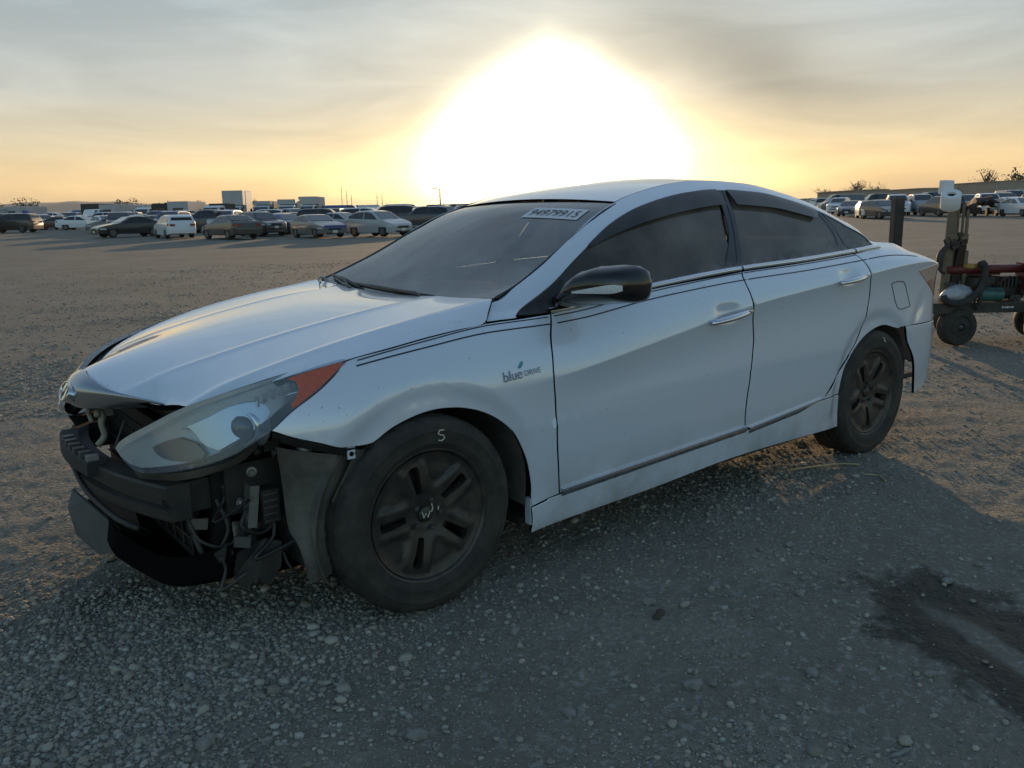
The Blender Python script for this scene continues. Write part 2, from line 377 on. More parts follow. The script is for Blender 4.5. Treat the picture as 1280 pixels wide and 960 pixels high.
OUT = {
  'fender': [(-0.221, 0.865), (-0.072, 0.886), (0.088, 0.908), (0.301, 0.93), (0.46, 0.934), (0.602, 0.939), (0.59, 0.919), (0.557, 0.867), (0.54, 0.814), (0.527, 0.731), (0.536, 0.638), (0.54, 0.462), (0.559, 0.279), (0.494, 0.271), (0.434, 0.257), (0.432, 0.297), (0.43, 0.344), (0.407, 0.443), (0.364, 0.533), (0.324, 0.58), (0.271, 0.621), (0.214, 0.65), (0.151, 0.67), (0.104, 0.678), (0.054, 0.682), (0.009, 0.68), (-0.041, 0.672), (-0.087, 0.66), (-0.126, 0.646), (-0.161, 0.628), (-0.188, 0.613), (-0.222, 0.61), (-0.256, 0.612), (-0.299, 0.616), (-0.352, 0.637), (-0.408, 0.657), (-0.451, 0.674), (-0.491, 0.694), (-0.426, 0.743), (-0.339, 0.79), (-0.267, 0.834)],
  'front_door': [(0.608, 0.939), (1.106, 0.994), (1.69, 1.032), (1.67, 0.995), (1.682, 0.881), (1.707, 0.754), (1.701, 0.679), (1.665, 0.489), (1.66, 0.384), (1.676, 0.327), (1.06, 0.3), (0.565, 0.28), (0.547, 0.46), (0.543, 0.637), (0.533, 0.73), (0.546, 0.813), (0.564, 0.866), (0.596, 0.918)],
  'rear_door': [(1.699, 1.033), (2.124, 1.046), (2.643, 1.068), (2.658, 1.036), (2.663, 0.969), (2.687, 0.873), (2.68, 0.812), (2.639, 0.69), (2.539, 0.575), (2.399, 0.472), (2.307, 0.383), (2.285, 0.372), (1.967, 0.35), (1.684, 0.328), (1.669, 0.383), (1.675, 0.488), (1.711, 0.678), (1.717, 0.752), (1.692, 0.88), (1.678, 0.994)],
  'quarter': [(2.653, 1.067), (2.917, 1.081), (3.143, 1.099), (3.274, 1.061), (3.266, 1.019), (3.301, 0.992), (3.146, 0.937), (3.21, 0.913), (3.53, 0.799), (3.567, 0.64), (3.299, 0.647), (3.108, 0.656), (3.044, 0.65), (2.907, 0.681), (2.824, 0.681), (2.757, 0.669), (2.682, 0.646), (2.615, 0.612), (2.563, 0.57), (2.507, 0.521), (2.476, 0.455), (2.459, 0.372), (2.299, 0.371), (2.318, 0.382), (2.426, 0.467), (2.551, 0.573), (2.653, 0.688), (2.693, 0.811), (2.7, 0.872), (2.675, 0.968), (2.668, 1.036)],
  'rbumper': [(3.108, 0.654), (3.299, 0.645), (3.568, 0.638), (3.584, 0.496), (3.577, 0.302), (3.333, 0.242), (3.259, 0.424), (3.216, 0.498), (3.166, 0.56)],
  'rocker': [(0.437, 0.154), (0.433, 0.254), (0.494, 0.268), (0.559, 0.277), (1.061, 0.297), (1.677, 0.324), (1.968, 0.346), (2.289, 0.369), (2.455, 0.37), (2.466, 0.288), (2.467, 0.2), (1.645, 0.211), (1.08, 0.185), (0.609, 0.168)],
  'dlo_front': [(0.46, 0.945), (0.667, 1.039), (0.819, 1.128), (1.065, 1.255), (1.274, 1.322), (1.597, 1.377), (1.809, 1.388), (1.717, 1.22), (1.678, 1.037), (1.109, 0.999), (0.608, 0.946)],
  'dlo_rear': [(1.832, 1.388), (2.114, 1.374), (2.311, 1.338), (2.533, 1.28), (2.567, 1.269), (2.608, 1.189), (2.64, 1.076), (2.13, 1.052), (1.695, 1.038), (1.739, 1.22)],
  'dlo_quarter': [(2.578, 1.265), (2.716, 1.205), (2.885, 1.127), (2.914, 1.085), (2.661, 1.074), (2.616, 1.189)],
  'fuel': [(2.917, 0.898), (2.965, 0.906), (3.062, 0.897), (3.114, 0.833), (3.155, 0.761), (3.033, 0.755), (2.984, 0.787), (2.951, 0.845)],
  'pin1': [(-0.222, 0.863), (0.086, 0.904), (0.601, 0.936), (1.103, 0.99), (1.685, 1.028), (2.118, 1.042), (2.633, 1.063)],
  'pin2': [(-0.239, 0.846), (-0.129, 0.862), (0.076, 0.884), (0.425, 0.907), (0.591, 0.912), (0.94, 0.939), (1.302, 0.969), (1.67, 0.995), (2.167, 1.019), (2.581, 1.038), (2.929, 1.048), (3.269, 1.044)],
  'chrome1': [(0.566, 0.29), (1.059, 0.313), (1.674, 0.339)],
  'chrome2': [(1.694, 0.328), (1.967, 0.35), (2.273, 0.376)],
  'ditch': [(1.168, 1.335), (1.29, 1.37), (1.441, 1.405), (1.699, 1.435)],
  'handle1': [(1.381, 0.843), (1.646, 0.867)],
  'handle2': [(2.358, 0.945), (2.584, 0.96)],
  'badge': [(0.307, 0.736), (0.49, 0.75)],
  'wsedge': [(0.416, 1.012), (0.537, 1.047), (0.696, 1.119), (0.892, 1.218), (1.128, 1.321)],
  'lampq': [(3.146, 0.937), (3.354, 0.962), (3.458, 0.947)],
  'fd_glass_rear': [(1.725, 1.314), (1.588, 1.038)],
  'hl': [(-0.828, 0.613), (-0.825, 0.623), (-0.799, 0.652), (-0.755, 0.689), (-0.674, 0.748), (-0.565, 0.795), (-0.401, 0.838), (-0.312, 0.857), (-0.226, 0.868), (-0.266, 0.835), (-0.333, 0.789), (-0.42, 0.74), (-0.489, 0.691), (-0.54, 0.662), (-0.591, 0.631), (-0.658, 0.601), (-0.713, 0.583), (-0.746, 0.574), (-0.785, 0.565), (-0.804, 0.571), (-0.819, 0.587)],
  'hl_amber': [(-0.415, 0.833), (-0.364, 0.843), (-0.313, 0.852), (-0.235, 0.864), (-0.269, 0.837), (-0.335, 0.792), (-0.417, 0.746), (-0.419, 0.758), (-0.398, 0.778), (-0.387, 0.798), (-0.388, 0.817), (-0.398, 0.829)],
  'hl_bowl': [(-0.754, 0.634), (-0.728, 0.653), (-0.697, 0.667), (-0.662, 0.653), (-0.646, 0.624), (-0.654, 0.612), (-0.694, 0.601), (-0.728, 0.602), (-0.746, 0.614)],
  'hl_bowl2': [(-0.672, 0.701), (-0.631, 0.722), (-0.572, 0.755), (-0.51, 0.767), (-0.474, 0.755), (-0.464, 0.735), (-0.486, 0.71), (-0.533, 0.68), (-0.58, 0.653), (-0.612, 0.633), (-0.642, 0.649), (-0.658, 0.683)],
}
# ---- side-surface of the sedan: half width F(x, z) ----
def pchip(xs, ys, x):
    xs = np.asarray(xs, float); ys = np.asarray(ys, float); x = np.asarray(x, float)
    h = np.diff(xs); dl = np.diff(ys) / h
    m = np.zeros(len(xs)); m[0] = dl[0]; m[-1] = dl[-1]
    for i in range(1, len(xs) - 1):
        if dl[i-1] * dl[i] > 0:
            w1 = 2*h[i] + h[i-1]; w2 = h[i] + 2*h[i-1]
            m[i] = (w1 + w2) / (w1/dl[i-1] + w2/dl[i])
    xc = np.clip(x, xs[0], xs[-1])
    i = np.clip(np.searchsorted(xs, xc) - 1, 0, len(xs) - 2)
    t = (xc - xs[i]) / h[i]
    r = (ys[i]*(1+2*t)*(1-t)**2 + m[i]*h[i]*t*(1-t)**2 + ys[i+1]*t*t*(3-2*t) + m[i+1]*h[i]*t*t*(t-1))
    return r + (x - xc) * np.where(x < xs[0], m[0], m[-1])
def sstep(a, b, x):
    t = np.clip((np.asarray(x, float) - a) / (b - a), 0, 1); return t*t*(3-2*t)
W_X = [-.95,-.80,-.70,-.60,-.50,-.40,-.25,0,.5,1,2,2.5,2.8,3.1,3.3,3.45,3.55,3.65,3.75,3.85]
W_Y = [.42,.62,.715,.78,.832,.865,.893,.905,.914,.917,.917,.914,.908,.896,.880,.860,.832,.78,.67,.45]
WB_X = [-.5,-.22,.1,.3,.62,1.0,1.5,2.0,2.5,3.0,3.3,3.5,3.7,3.85]
WB_Y = [.775,.79,.80,.802,.808,.830,.840,.838,.825,.80,.77,.70,.58,.40]
def Wm(x): return pchip(W_X, W_Y, x)
def wb(x): return pchip(WB_X, WB_Y, x)
def zb(x): return pchip(ZB_X, ZB_Z, x)
def zc(x): return pchip(ZC_X, ZC_Z, x)
def Uz(x): return pchip(U_X, U_Z, x)
def glassF(x, z):
    d = np.maximum(z - zb(x), 0); d = np.minimum(d, .55)
    return wb(x) - .02*sstep(0,.03,d) - .42*d - .55*d*d
def F(x, z):
    x = np.asarray(x, float); z = np.asarray(z, float)
    x, z = np.broadcast_arrays(x, z)
    W = Wm(x); B = zb(x); Cz = np.minimum(zc(x), B - .05); wB = wb(x)
    a = sstep(.25, .85, x)                       # strength of the door crease
    below = pchip([.10,.155,.20,.29,.42,.56], [-.07,-.040,-.026,-.017,-.006,-.002], np.minimum(z, .56))
    # between .56 and the crease: shallow hollow under the crease
    t = np.clip((z - .56) / np.maximum(Cz - .56, .05), 0, 1); dz = np.maximum(Cz - z, 0)
    hol = -.018 * np.tanh(dz/.075) * (1 - .9*sstep(.09, np.maximum(Cz - .50, .15), dz)) * a - .008*t*(1-a)
    bump = .004 * a
    low = W + np.where(z < .56, below, -.002 + hol + bump*sstep(.56, .62, z))
    # crease to belt
    s = np.clip((z - Cz) / np.maximum(B - Cz, .02), 0, 1)
    w0 = W - .002 + .004*a - .008*(1-a)
    up = w0 + (wB - w0) * (a*(.35*s + .65*s*s) + (1-a)*(.05*s + .95*s**1.9))
    body = np.where(z <= Cz, low, up)
    g = glassF(x, z)
    # fold-over above the window line
    e = np.maximum((z - Uz(x)), 0) * .86
    drop = np.where(e < .07, .65*e + 9*e*e, .65*.07 + 9*.07**2 + 1.91*(e - .07))
    r = np.where(z <= B, body, g - drop*(.5 + .5*sstep(.5, 1.3, x)))
    # wheel-arch flares: a chamfer that turns in towards the lip
    for xc in (0.02, 2.81):
        q = np.hypot(x - xc, z - .33)
        r = r - .016 * (1 - sstep(.385, .455, q)) * sstep(.15, .3, z)
    return r
def HLs(x, z):
    """half width of the headlamp's outer skin"""
    return pchip([-.86,-.83,-.75,-.65,-.55,-.45,-.30,-.20], [.36,.42,.565,.695,.775,.815,.838,.848], x) - .30*(np.asarray(z, float) - .70)


# ------------------------------------------------------------------ the white sedan
car = empty('parked_sedan')
tag(car, 'large white four-door sedan with its front bumper missing, standing on gravel', 'car')
HND = [(1.513, .868, .115, .033), (2.471, .966, .105, .033)]      # door-handle cups
def Fc(x, z):
    r = F(x, z)
    for cx, cz, rx, rz in HND:
        r = r - .020*np.exp(-(((x-cx)/(rx*.62))**2)**1.5 - (((z-cz)/(rz*1.05))**2)**1.5)
    return r
NF = lambda P: [tuple(p) for p in P]
# --- side panels, both sides of the car
CR = [(x, float(zc(x)) + d) for d in (-.10, -.08, -.062, -.046, -.033, -.022, -.012, -.004, .004, .014, .026, .042, .06) for x in np.arange(.28, 3.5, .016)]
side = dict(m=PAINT, parent=car, mirror=True, pts_extra=CR, gap=.0022)
fender, fender_r = panel('fender', OUT['fender'], F, step=.028, **side)
fd = OUT['front_door']; rd = OUT['rear_door']
doorF, doorF_r = panel('front_door', fd, Fc, step=.034, extra=[(1.513, .868, .15, .06, .012)], **side)
doorR, doorR_r = panel('rear_door', rd, Fc, step=.034, extra=[(2.471, .966, .14, .06, .012)], **side)
rocker, rocker_r = panel('rocker_panel', OUT['rocker'], F, step=.03, off=.006, **side)
# quarter panel, C-pillar, roof rail and A-pillar are one pressing
upper = [(.309, .9315), (.38, .985)] + [(x, float(Uz(x)) + float(pchip([.42, .6, .85, 1.2, 4], [.062, .064, .055, .048, .048], x))) for x in np.linspace(.44, 3.42, 48)]
upper = [p for p in upper]
U = OUT['dlo_front']; Uq = OUT['dlo_quarter']
dlo_top = [(x, float(Uz(x))) for x in np.linspace(.450, 2.915, 48)]
q_ = OUT['quarter']
ql = q_[15:]                                           # fuel-side lower outline: seam, arch, door gap
frame_poly = upper + [(3.54, .998), (3.585, .973), (3.44, .968), (3.30, .955), (3.235, .948), (3.30, .915), (3.44, .845), (3.56, .78), (3.575, .644)] \
    + [tuple(p) for p in OUT['quarter'][11:]] + [OUT['quarter'][0], (2.78, 1.079), (2.916, 1.085)] + dlo_top[::-1][1:] + [(.448, .9385), (.38, .9365)]
def Fd(x, z):                                            # a shallow dent behind the rear wheel
    d = F(x, z); u = ((np.asarray(x)-3.27)*.8 + (np.asarray(z)-.73)*.6)/.10; v = (-(np.asarray(x)-3.27)*.6 + (np.asarray(z)-.73)*.8)/.045
    return d - .011*np.exp(-u*u-v*v) + .006*np.exp(-(u+.9)**2-(v-.6)**2)
frame, frame_r = panel('body_side', frame_poly, Fd, step=.026, **side)
# pieces behind: tail lamp, rear bumper, boot
lamp_poly = [(3.24, .948), (3.30, .957), (3.44, .969), (3.58, .974), (3.66, .955), (3.68, .90), (3.64, .80), (3.565, .782), (3.44, .847), (3.30, .917)]
lampR = panel('tail_light', lamp_poly, F, REDL, car, step=.025, off=.004, th=.03, mirror=True)
for o in lampR:
    o.data.materials.append(TAILC)
    for p in o.data.polygons:
        if p.center.z > .885 + (p.center.x-3.4)*.10: p.material_index = 2
rb = [(3.11, .653), (3.30, .645), (3.56, .640), (3.85, .632), (3.85, .36), (3.60, .305), (3.45, .262), (3.33, .242), (3.262, .424), (3.216, .498), (3.162, .560)]
panel('rear_bumper', rb, F, PAINT, car, step=.035, off=.004, mirror=True)
panel('boot_lid_corner', [(3.568, .780), (3.645, .795), (3.69, .90), (3.665, .958), (3.59, .976), (3.545, 1.0), (3.70, .985), (3.85, .95), (3.85, .638), (3.582, .644)], F, PAINT, car, step=.03, mirror=True)
# roof: from ditch to ditch
def ditch(x):
    z = float(Uz(x)) + .0475; return Vector((x, -float(F(x, z)), z))
def across(A, k, n=20, dx=0., dz=0., w=None):
    """row of points from the left edge point A to its mirror image, bulging"""
    r = []
    for s in np.linspace(-1, 1, n+1):
        yy = A.y*-s if False else -A.y*s
        r.append(Vector((A.x + dx*(1-s*s), yy, A.z + dz*(1-s*s))))
    return r
rows = []
for x in np.concatenate([[1.185], np.linspace(1.26, 2.78, 24)]):
    A = ditch(x); A.y += .006; A.z -= .002
    rows.append(across(A, 0, 24, dx=-.03*(1 - sstep(1.18, 1.5, x)), dz=float(pchip([1.1, 1.3, 1.8, 2.4, 2.8], [.020, .026, .030, .032, .028], x))))
rf = MB().loft(rows); roof = rf.build('roof', PAINT, car, smooth=True)
# rear window and boot lid close the body behind the roof
def rear_rows(x0, x1, n, dz):
    r = []
    for x in np.linspace(x0, x1, n):
        A = ditch(x); A.y += .006; r.append(across(A, 0, 16, dz=dz))
    return r
MB().loft(rear_rows(2.785, 3.28, 8, .03)).build('rear_window', TINT, car, smooth=True)
br = rear_rows(3.285, 3.50, 5, .015)
for x, z, w in ((3.62, 1.025, .60), (3.74, 1.0, .53), (3.83, .97, .45), (3.855, .91, .42), (3.86, .64, .42)):
    br.append([Vector((x + .035*(1-s*s), s*w, z)) for s in np.linspace(-1, 1, 17)])
MB().loft(br).build('boot_lid', PAINT, car, angle=40)
MB().loft([[Vector((3.865 + .035*(1-s*s), s*.45, z)) for s in np.linspace(-1, 1, 17)] for z in (.63, .60, .50, .42, .36)]).build('rear_bumper_centre', PAINT, car, angle=40)
# --- bonnet
YO = lambda x: pchip([-.8, -.70, -.646, -.551, -.401, -.176, .076, .323, .45], [.40, .50, .55, .60, .65, .69, .708, .716, .72], x)
ZO = lambda x: pchip([-.8, -.70, -.646, -.551, -.401, -.176, .076, .323, .45], [.655, .712, .746, .802, .854, .912, .957, .990, 1.010], x)
YI = lambda x: pchip([-.86, -.73, -.62, -.51, -.40, -.157, .134, .45], [.22, .28, .32, .35, .37, .39, .40, .41], x)
ZI = lambda x: pchip([-.86, -.78, -.70, -.62, -.51, -.40, -.157, .134, .45], [.70, .752, .788, .820, .852, .880, .929, .973, 1.000], x)
Z0 = lambda x: pchip([-.86, -.80, -.73, -.62, -.51, -.40, -.157, .134, .45], [.770, .808, .832, .860, .884, .904, .943, .975, .988], x)
YG = lambda x: pchip([-.8, -.67, -.645, -.531, -.382, -.219, -.07, .09, .31, .42], [.40, .44, .56, .665, .75, .792, .799, .802, .804, .80], x)
ZG = lambda x: pchip([-.8, -.67, -.645, -.531, -.382, -.219, -.07, .09, .31, .42], [.60, .70, .728, .782, .836, .869, .889, .911, .9325, .945], x)
def G(x, y):
    x = np.asarray(x, float); y = np.abs(np.asarray(y, float)); x, y = np.broadcast_arrays(x, y); sh = x.shape; x = x.ravel(); y = y.ravel()
    yi, zi, yo, zo, yg, zg, z0 = YI(x), ZI(x), YO(x), ZO(x), YG(x), ZG(x), Z0(x)
    yo = np.minimum(yo, yg-.01)
    def herm(y0, z0_, m0, y1, z1, m1):
        h = y1-y0; t = np.clip((y-y0)/h, 0, 1)
        return z0_*(1+2*t)*(1-t)**2 + m0*h*t*(1-t)**2 + z1*t*t*(3-2*t) + m1*h*t*t*(t-1)
    si = (zi-z0)/yi; so = (zo-zi)/(yo-yi); sg = (zg-zo)/(yg-yo)
    mi_l = si*1.15; mi_r = so*.75 - .02                      # the slope breaks at each ridge
    a = herm(0*yi, z0, 0*yi, yi, zi, mi_l); b = herm(yi, zi, mi_l - .055, yo, zo, so*.55); c = herm(yo, zo, so*.55 - .16, yg, zg, sg*1.35)
    z = np.where(y < yi, a, np.where(y < yo, b, c)) + np.where(y > yg, (y-yg)*sg*1.4, 0)
    z = z + .0032*np.exp(-((y-yi)/.016)**2)*sstep(-.84, -.5, x)*(1 - sstep(.05, .3, x)) + .0035*np.exp(-((y-yo)/.018)**2)
    return z.reshape(sh)
hl = [(-.805, 0), (-.812, -.05), (-.812, -.10), (-.792, -.20), (-.757, -.28), (-.70, -.375), (-.672, -.425), (-.655, -.50), (-.643, -.56), (-.59, -.618), (-.531, -.663), (-.455, -.712), (-.382, -.748), (-.30, -.776), (-.221, -.790)]
hl += [(-.07, -.7965), (.088, -.8), (.20, -.8015), (.299, -.8025), (.35, -.765), (.400, -.722), (.402, -.62), (.395, -.5), (.383, -.35), (.372, -.2), (.366, 0)]
hood_poly = hl + [(x, -y) for x, y in hl[-2:0:-1]]
HR = [(x, sg*float(f(x))+d) for f in (YI, YO) for sg in (1, -1) for d in (-.036, -.024, -.014, -.006, 0, .006, .014, .024, .036) for x in np.arange(-.78, .36, .018)]
hood = panel('bonnet', hood_poly, G, PAINT, car, step=.024, mode='top', th=.02, roll=.003, pts_extra=HR, gap=.0022)
# windscreen
we = [Vector((.428, -.704, 1.004)), Vector((.537, -.696, 1.045)), Vector((.696, -.662, 1.116)), Vector((.8925, -.629, 1.2155)), Vector((1.06, -.598, 1.296)), Vector((1.172, -.575, 1.3345))]
W_ = spline([tuple(v) for v in we], 18); rows = []
for i, w in enumerate(W_):
    t = i/17; rows.append(across(Vector(w), 0, 28, dx=-.045*(1-t) - .028*t, dz=-.040*(1-t)**2 + .03*4*t*(1-t)*.4 + .020*t))
ws = MB().loft(rows).build('windscreen', WSGLASS, car, smooth=True)
def wsP(t, s):
    f = t*17; i = min(int(f), 16); u = f-i; w = Vector(W_[i])*(1-u) + Vector(W_[i+1])*u
    return Vector((w.x + (-.045*(1-t) - .028*t)*(1-s*s), -w.y*s, w.z + (-.040*(1-t)**2 + .048*t*(1-t) + .02*t)*(1-s*s)))
# black ceramic band round the glass edge, inside of it
def band(t0, t1, s0, s1, nt, ns, dn=-.004):
    rows_ = []
    for t in np.linspace(t0, t1, nt): rows_.append([wsP(t, s) + Vector((.55, 0, -.8))*(-dn)*1.0 for s in np.linspace(s0, s1, ns)])
    return rows_
bm_ = MB(); bm_.loft(band(.0, 1, -1, -.975, 14, 2)); bm_.build('windscreen_seal', TRIM, car, smooth=True)
bm_ = MB(); bm_.loft(band(.0, 1, .93, 1, 14, 2)); bm_.build('windscreen_seal', TRIM, car, smooth=True)
bm_ = MB(); bm_.loft(band(.982, 1, -.965, .93, 2, 20)); bm_.build('windscreen_seal', TRIM, car, smooth=True)
# rubber strip filling the ditch between the screen and the pillar
for sy in (1, -1):
    MB().tube([(p[0], p[1]*sy, p[2]-.002) for p in W_], .007, 6).build('pillar_gasket', TRIM, car, smooth=True)
    dp = [ditch(x) for x in np.linspace(1.18, 2.8, 30)]
    MB().tube([(p.x, p.y*sy, p.z-.006) for p in dp], .006, 6).build('roof_ditch_strip', TRIM, car, smooth=True)
# cowl, wipers
rows = []
for s in np.linspace(-1, 1, 25):
    yy = .70*s; xr = .366 + .04*abs(s)**2.2; b = wsP(.02, s)
    rows.append([Vector((xr-.03, yy, float(G(xr, yy))-.03)), Vector((xr+.01, yy, float(G(xr, yy))-.045)), Vector((b.x+.01, yy, b.z-.004))])
MB().loft(rows).build('cowl', BLACK, car, smooth=True)
for (a, b) in (((-.50, .010), (.60, .045)), ((.30, .012), (.93, .06))):
    P0 = wsP(a[1], a[0]); up = Vector((-.5, 0, .82))
    mid = [wsP(a[1]*(1-t) + b[1]*t, a[0]*(1-t) + b[0]*t) + up*(.016+.010*math.sin(math.pi*t)) for t in np.linspace(0, 1, 9)]
    w = MB().tube(mid, [.005, .007, .009, .012, .013, .012, .009, .006, .004], 6).build('wiper', BLACK, car, smooth=True)
    MB().tube([p - up*.011 for p in mid], .003, 5).build('wiper_rubber', RUBBER, w, smooth=True)
    arm = [P0 + Vector((-.05, .0, -.01)), P0 + Vector((-.03, .1, .02)), mid[4] + up*.008]
    MB().tube(arm, [.011, .008, .005], 6).build('wiper_arm', BLACK, w, smooth=True)
# loose bits of cable by the far pillar
MB().tube(spline([(.39, .60, .985), (.375, .63, 1.005), (.40, .65, 1.02), (.42, .62, 1.0), (.40, .58, .99)], 14), .0045, 6).build('broken_clip', ALLOY, car, smooth=True)
# sale sticker on the glass
sk = [[wsP(t, s) + Vector((-.5, 0, .8))*.003 for s in np.linspace(-.88, -.33, 8)] for t in (.755, .815, .878)]
STICK = mat('sticker_paper', (.72, .70, .71), .6)
MB().loft(sk).build('sale_sticker', STICK, car)
def text(name, body, m, parent, size, place, depth=.0008, space=1.0, shear=0.0):
    """lettering converted to a mesh; place(u, v) puts the flat text on a surface"""
    cu = bpy.data.curves.new(name, 'FONT'); cu.body = body; cu.size = size; cu.extrude = depth; cu.space_character = space; cu.shear = shear
    o = bpy.data.objects.new(name, cu); C.objects.link(o); dg = bpy.context.evaluated_depsgraph_get(); dg.update()
    me = bpy.data.meshes.new_from_object(o.evaluated_get(dg)); bpy.data.objects.remove(o)
    for v in me.vertices: v.co = place(v.co.x, v.co.y) 
    me.materials.clear(); me.materials.append(m); me.name = name
    return link(bpy.data.objects.new(name, me), parent)
INK = mat('sticker_ink', (.10, .085, .09), .7)
text('sticker_number', '94979915', INK, car, .088, lambda u, v: wsP(.778 + v*1.18, -.365 - u*1.34) + Vector((-.5, 0, .8))*.0055, 0, 1.04)
# --- glass of the doors
gk = dict(mirror=True)
def gF(x, z): return F(x, z) - .007
for nm, pl, dr in (('side_window', OUT['dlo_front'], (doorF, doorF_r)), ('side_window', OUT['dlo_rear'], (doorR, doorR_r))):
    pl2 = [p for p in pl]
    a, b = panel(nm, pl2, gF, TINT, None, step=.05, th=.004, mirror=True); a.parent, b.parent = dr
panel('quarter_window', OUT['dlo_quarter'], gF, TINT, car, step=.05, th=.004, mirror=True)
# window furniture: B-pillar plate, divider bars, sail triangle for the mirror
def strip(name, xz, m, par, off=.0, st=.03, th=.01):
    a, b = panel(name, xz, lambda x, z: F(x, z)+off, m, None, step=st, th=th, mirror=True); a.parent, b.parent = par
zB = lambda x: float(zb(x))
strip('pillar_trim', [(1.800, float(Uz(1.8))-.003), (1.842, float(Uz(1.84))-.003), (1.765, 1.20), (1.690, zB(1.69)+.004), (1.600, zB(1.6)+.004), (1.735, 1.20)], TRIM, (doorF, doorF_r), -.003)
strip('pillar_trim', [(1.850, float(Uz(1.85))-.003), (1.885, float(Uz(1.885))-.003), (1.80, 1.20), (1.730, zB(1.73)+.004), (1.695, zB(1.695)+.004), (1.772, 1.20)], TRIM, (doorR, doorR_r), -.003)
strip('window_bar', [(2.515, 1.280), (2.535, 1.276), (2.595, 1.19), (2.60, zB(2.6)+.006), (2.56, zB(2.55)+.006), (2.57, 1.17)], TRIM, (doorR, doorR_r), -.004)
strip('window_bar', [(2.555, 1.268), (2.58, 1.262), (2.628, 1.19), (2.685, zB(2.68)+.006), (2.65, zB(2.65)+.006), (2.60, 1.19)], TRIM, (car, car), -.004)
strip('mirror_sail', [(.455, .9475), (.60, 1.004), (.70, 1.05), (.725, 1.06), (.70, 1.0), (.675, zB(.67)+.008), (.56, .9455)], BLACK, (doorF, doorF_r), .003)
# belt moulding
for x0, x1, par in ((.60, 1.688, (doorF, doorF_r)), (1.70, 2.655, (doorR, doorR_r)), (2.668, 2.93, (car, car))):
    for sy, pa in ((1, par[0]), (-1, par[1])):
        rws = []
        for x in np.linspace(x0, x1, 26):
            z = zB(x); w = float(wb(x)); rws.append([Vector((x, -sy*(w-.016), z+.022)), Vector((x, -sy*(w+.001), z+.020)), Vector((x, -sy*(w+.007), z+.012)), Vector((x, -sy*(w+.006), z+.003)), Vector((x, -sy*(w-.002), z+.001))])
        MB().loft(rws).build('belt_moulding', CHROME, pa, smooth=True)
# smoked rain visors over the side windows
VIS = glass_mat('smoked_visor', (.4, .36, .33), .35, .08, (.16, .14, .12), .25)
for xs, zs, par in (([.90, 1.10, 1.30, 1.55, 1.80], [-.012, -.045, -.062, -.070, -.070], (doorF, doorF_r)), ([1.87, 2.1, 2.3, 2.45, 2.50], [-.070, -.072, -.068, -.060, -.02], (doorR, doorR_r))):
    for sy, pa in ((1, par[0]), (-1, par[1])):
        rws = []
        for x in np.linspace(xs[0], xs[-1], 26):
            z1 = float(Uz(x)) + .004; z0 = z1 + float(pchip(xs, zs, x)); r = []
            for t in np.linspace(0, 1, 5):
                z = z1 + (z0-z1)*t; r.append(Vector((x, -sy*(float(F(x, z)) + .004 + .015*t**.7*min(1, (z1-z0)/.06)), z)))
            rws.append(r)
        MB().loft(rws).build('rain_visor', VIS, pa, smooth=True)
# pinstripes, chrome strips low on the doors
def ribbon(name, xz, m, par, h=.004, off=.0012, n=40, fn=F, both=True):
    c = spline(xz, n)
    for sy in ((1, -1) if both else (1,)):
        rws = []
        for (x, z) in c:
            rws.append([Vector((x, -sy*(float(fn(x, z+h*k)) + off), z+h*k)) for k in (-.5, .5)])
        MB().loft(rws if sy == 1 else [r[::-1] for r in rws]).build(name, m, par if sy == 1 else par)
def cut(xz, x0, x1):
    xz = [p for p in xz]; X = [p[0] for p in xz]; Z = [p[1] for p in xz]
    return [(x, float(np.interp(x, X, Z))) for x in np.linspace(x0, x1, 9)]
p2 = [(a, float(zb(a)) - float(pchip([-.2, .3, 1, 2, 3], [.022, .030, .034, .036, .034], a))) for a in np.linspace(-.21, 3.3, 60)]
p1 = [(a, float(zb(a)) - .0085) for a in np.linspace(-.2, 2.66, 60)]
for pts, xs_ in ((p2, (-.20, .585)), (p2, (.612, 1.688)), (p2, (1.70, 2.70)), (p2, (2.72, 3.25))):
    ribbon('pinstripe', cut(pts, *xs_), STRIPE, car, .0042)
for xs_ in ((-.19, .585), (.612, 1.685), (1.70, 2.65)):
    ribbon('pinstripe', cut(p1, *xs_), STRIPE, car, .0035)
for key, pa in (('chrome1', (doorF, doorF_r)), ('chrome2', (doorR, doorR_r))):
    c = spline(OUT[key], 20)
    for sy in (1, -1):
        rws = []
        for i, (x, z) in enumerate(c):
            w = float(F(x, z)); k = 1 if key == 'chrome1' else max(.25, 1 - max(0, (i-13)/7.5))
            rws.append([Vector((x, -sy*(w-.004), z+.012)), Vector((x, -sy*(w+.012), z+.006)), Vector((x, -sy*(w+.013), z-.004*k)), Vector((x, -sy*(w+.003), z-.024*k)), Vector((x, -sy*(w-.012), z-.026*k))])
        MB().loft(rws).build('lower_chrome_strip', CHROME, pa[0 if sy == 1 else 1], angle=25)
# fuel flap
ff = OUT['fuel']
fx = [(3.035, .915), (3.10, .926), (3.135, .922), (3.165, .86), (3.18, .785), (3.165, .765), (3.10, .762), (3.07, .775), (3.05, .84)]
for sy in (1,):
    c = smooth_poly(ff, .012, 70); c = np.vstack([c, c[:1]])
    MB().tube([(x, -(float(F(x, z))+.0004), z) for x, z in c], .0022, 5).build('fuel_flap_gap', HOLE, car)
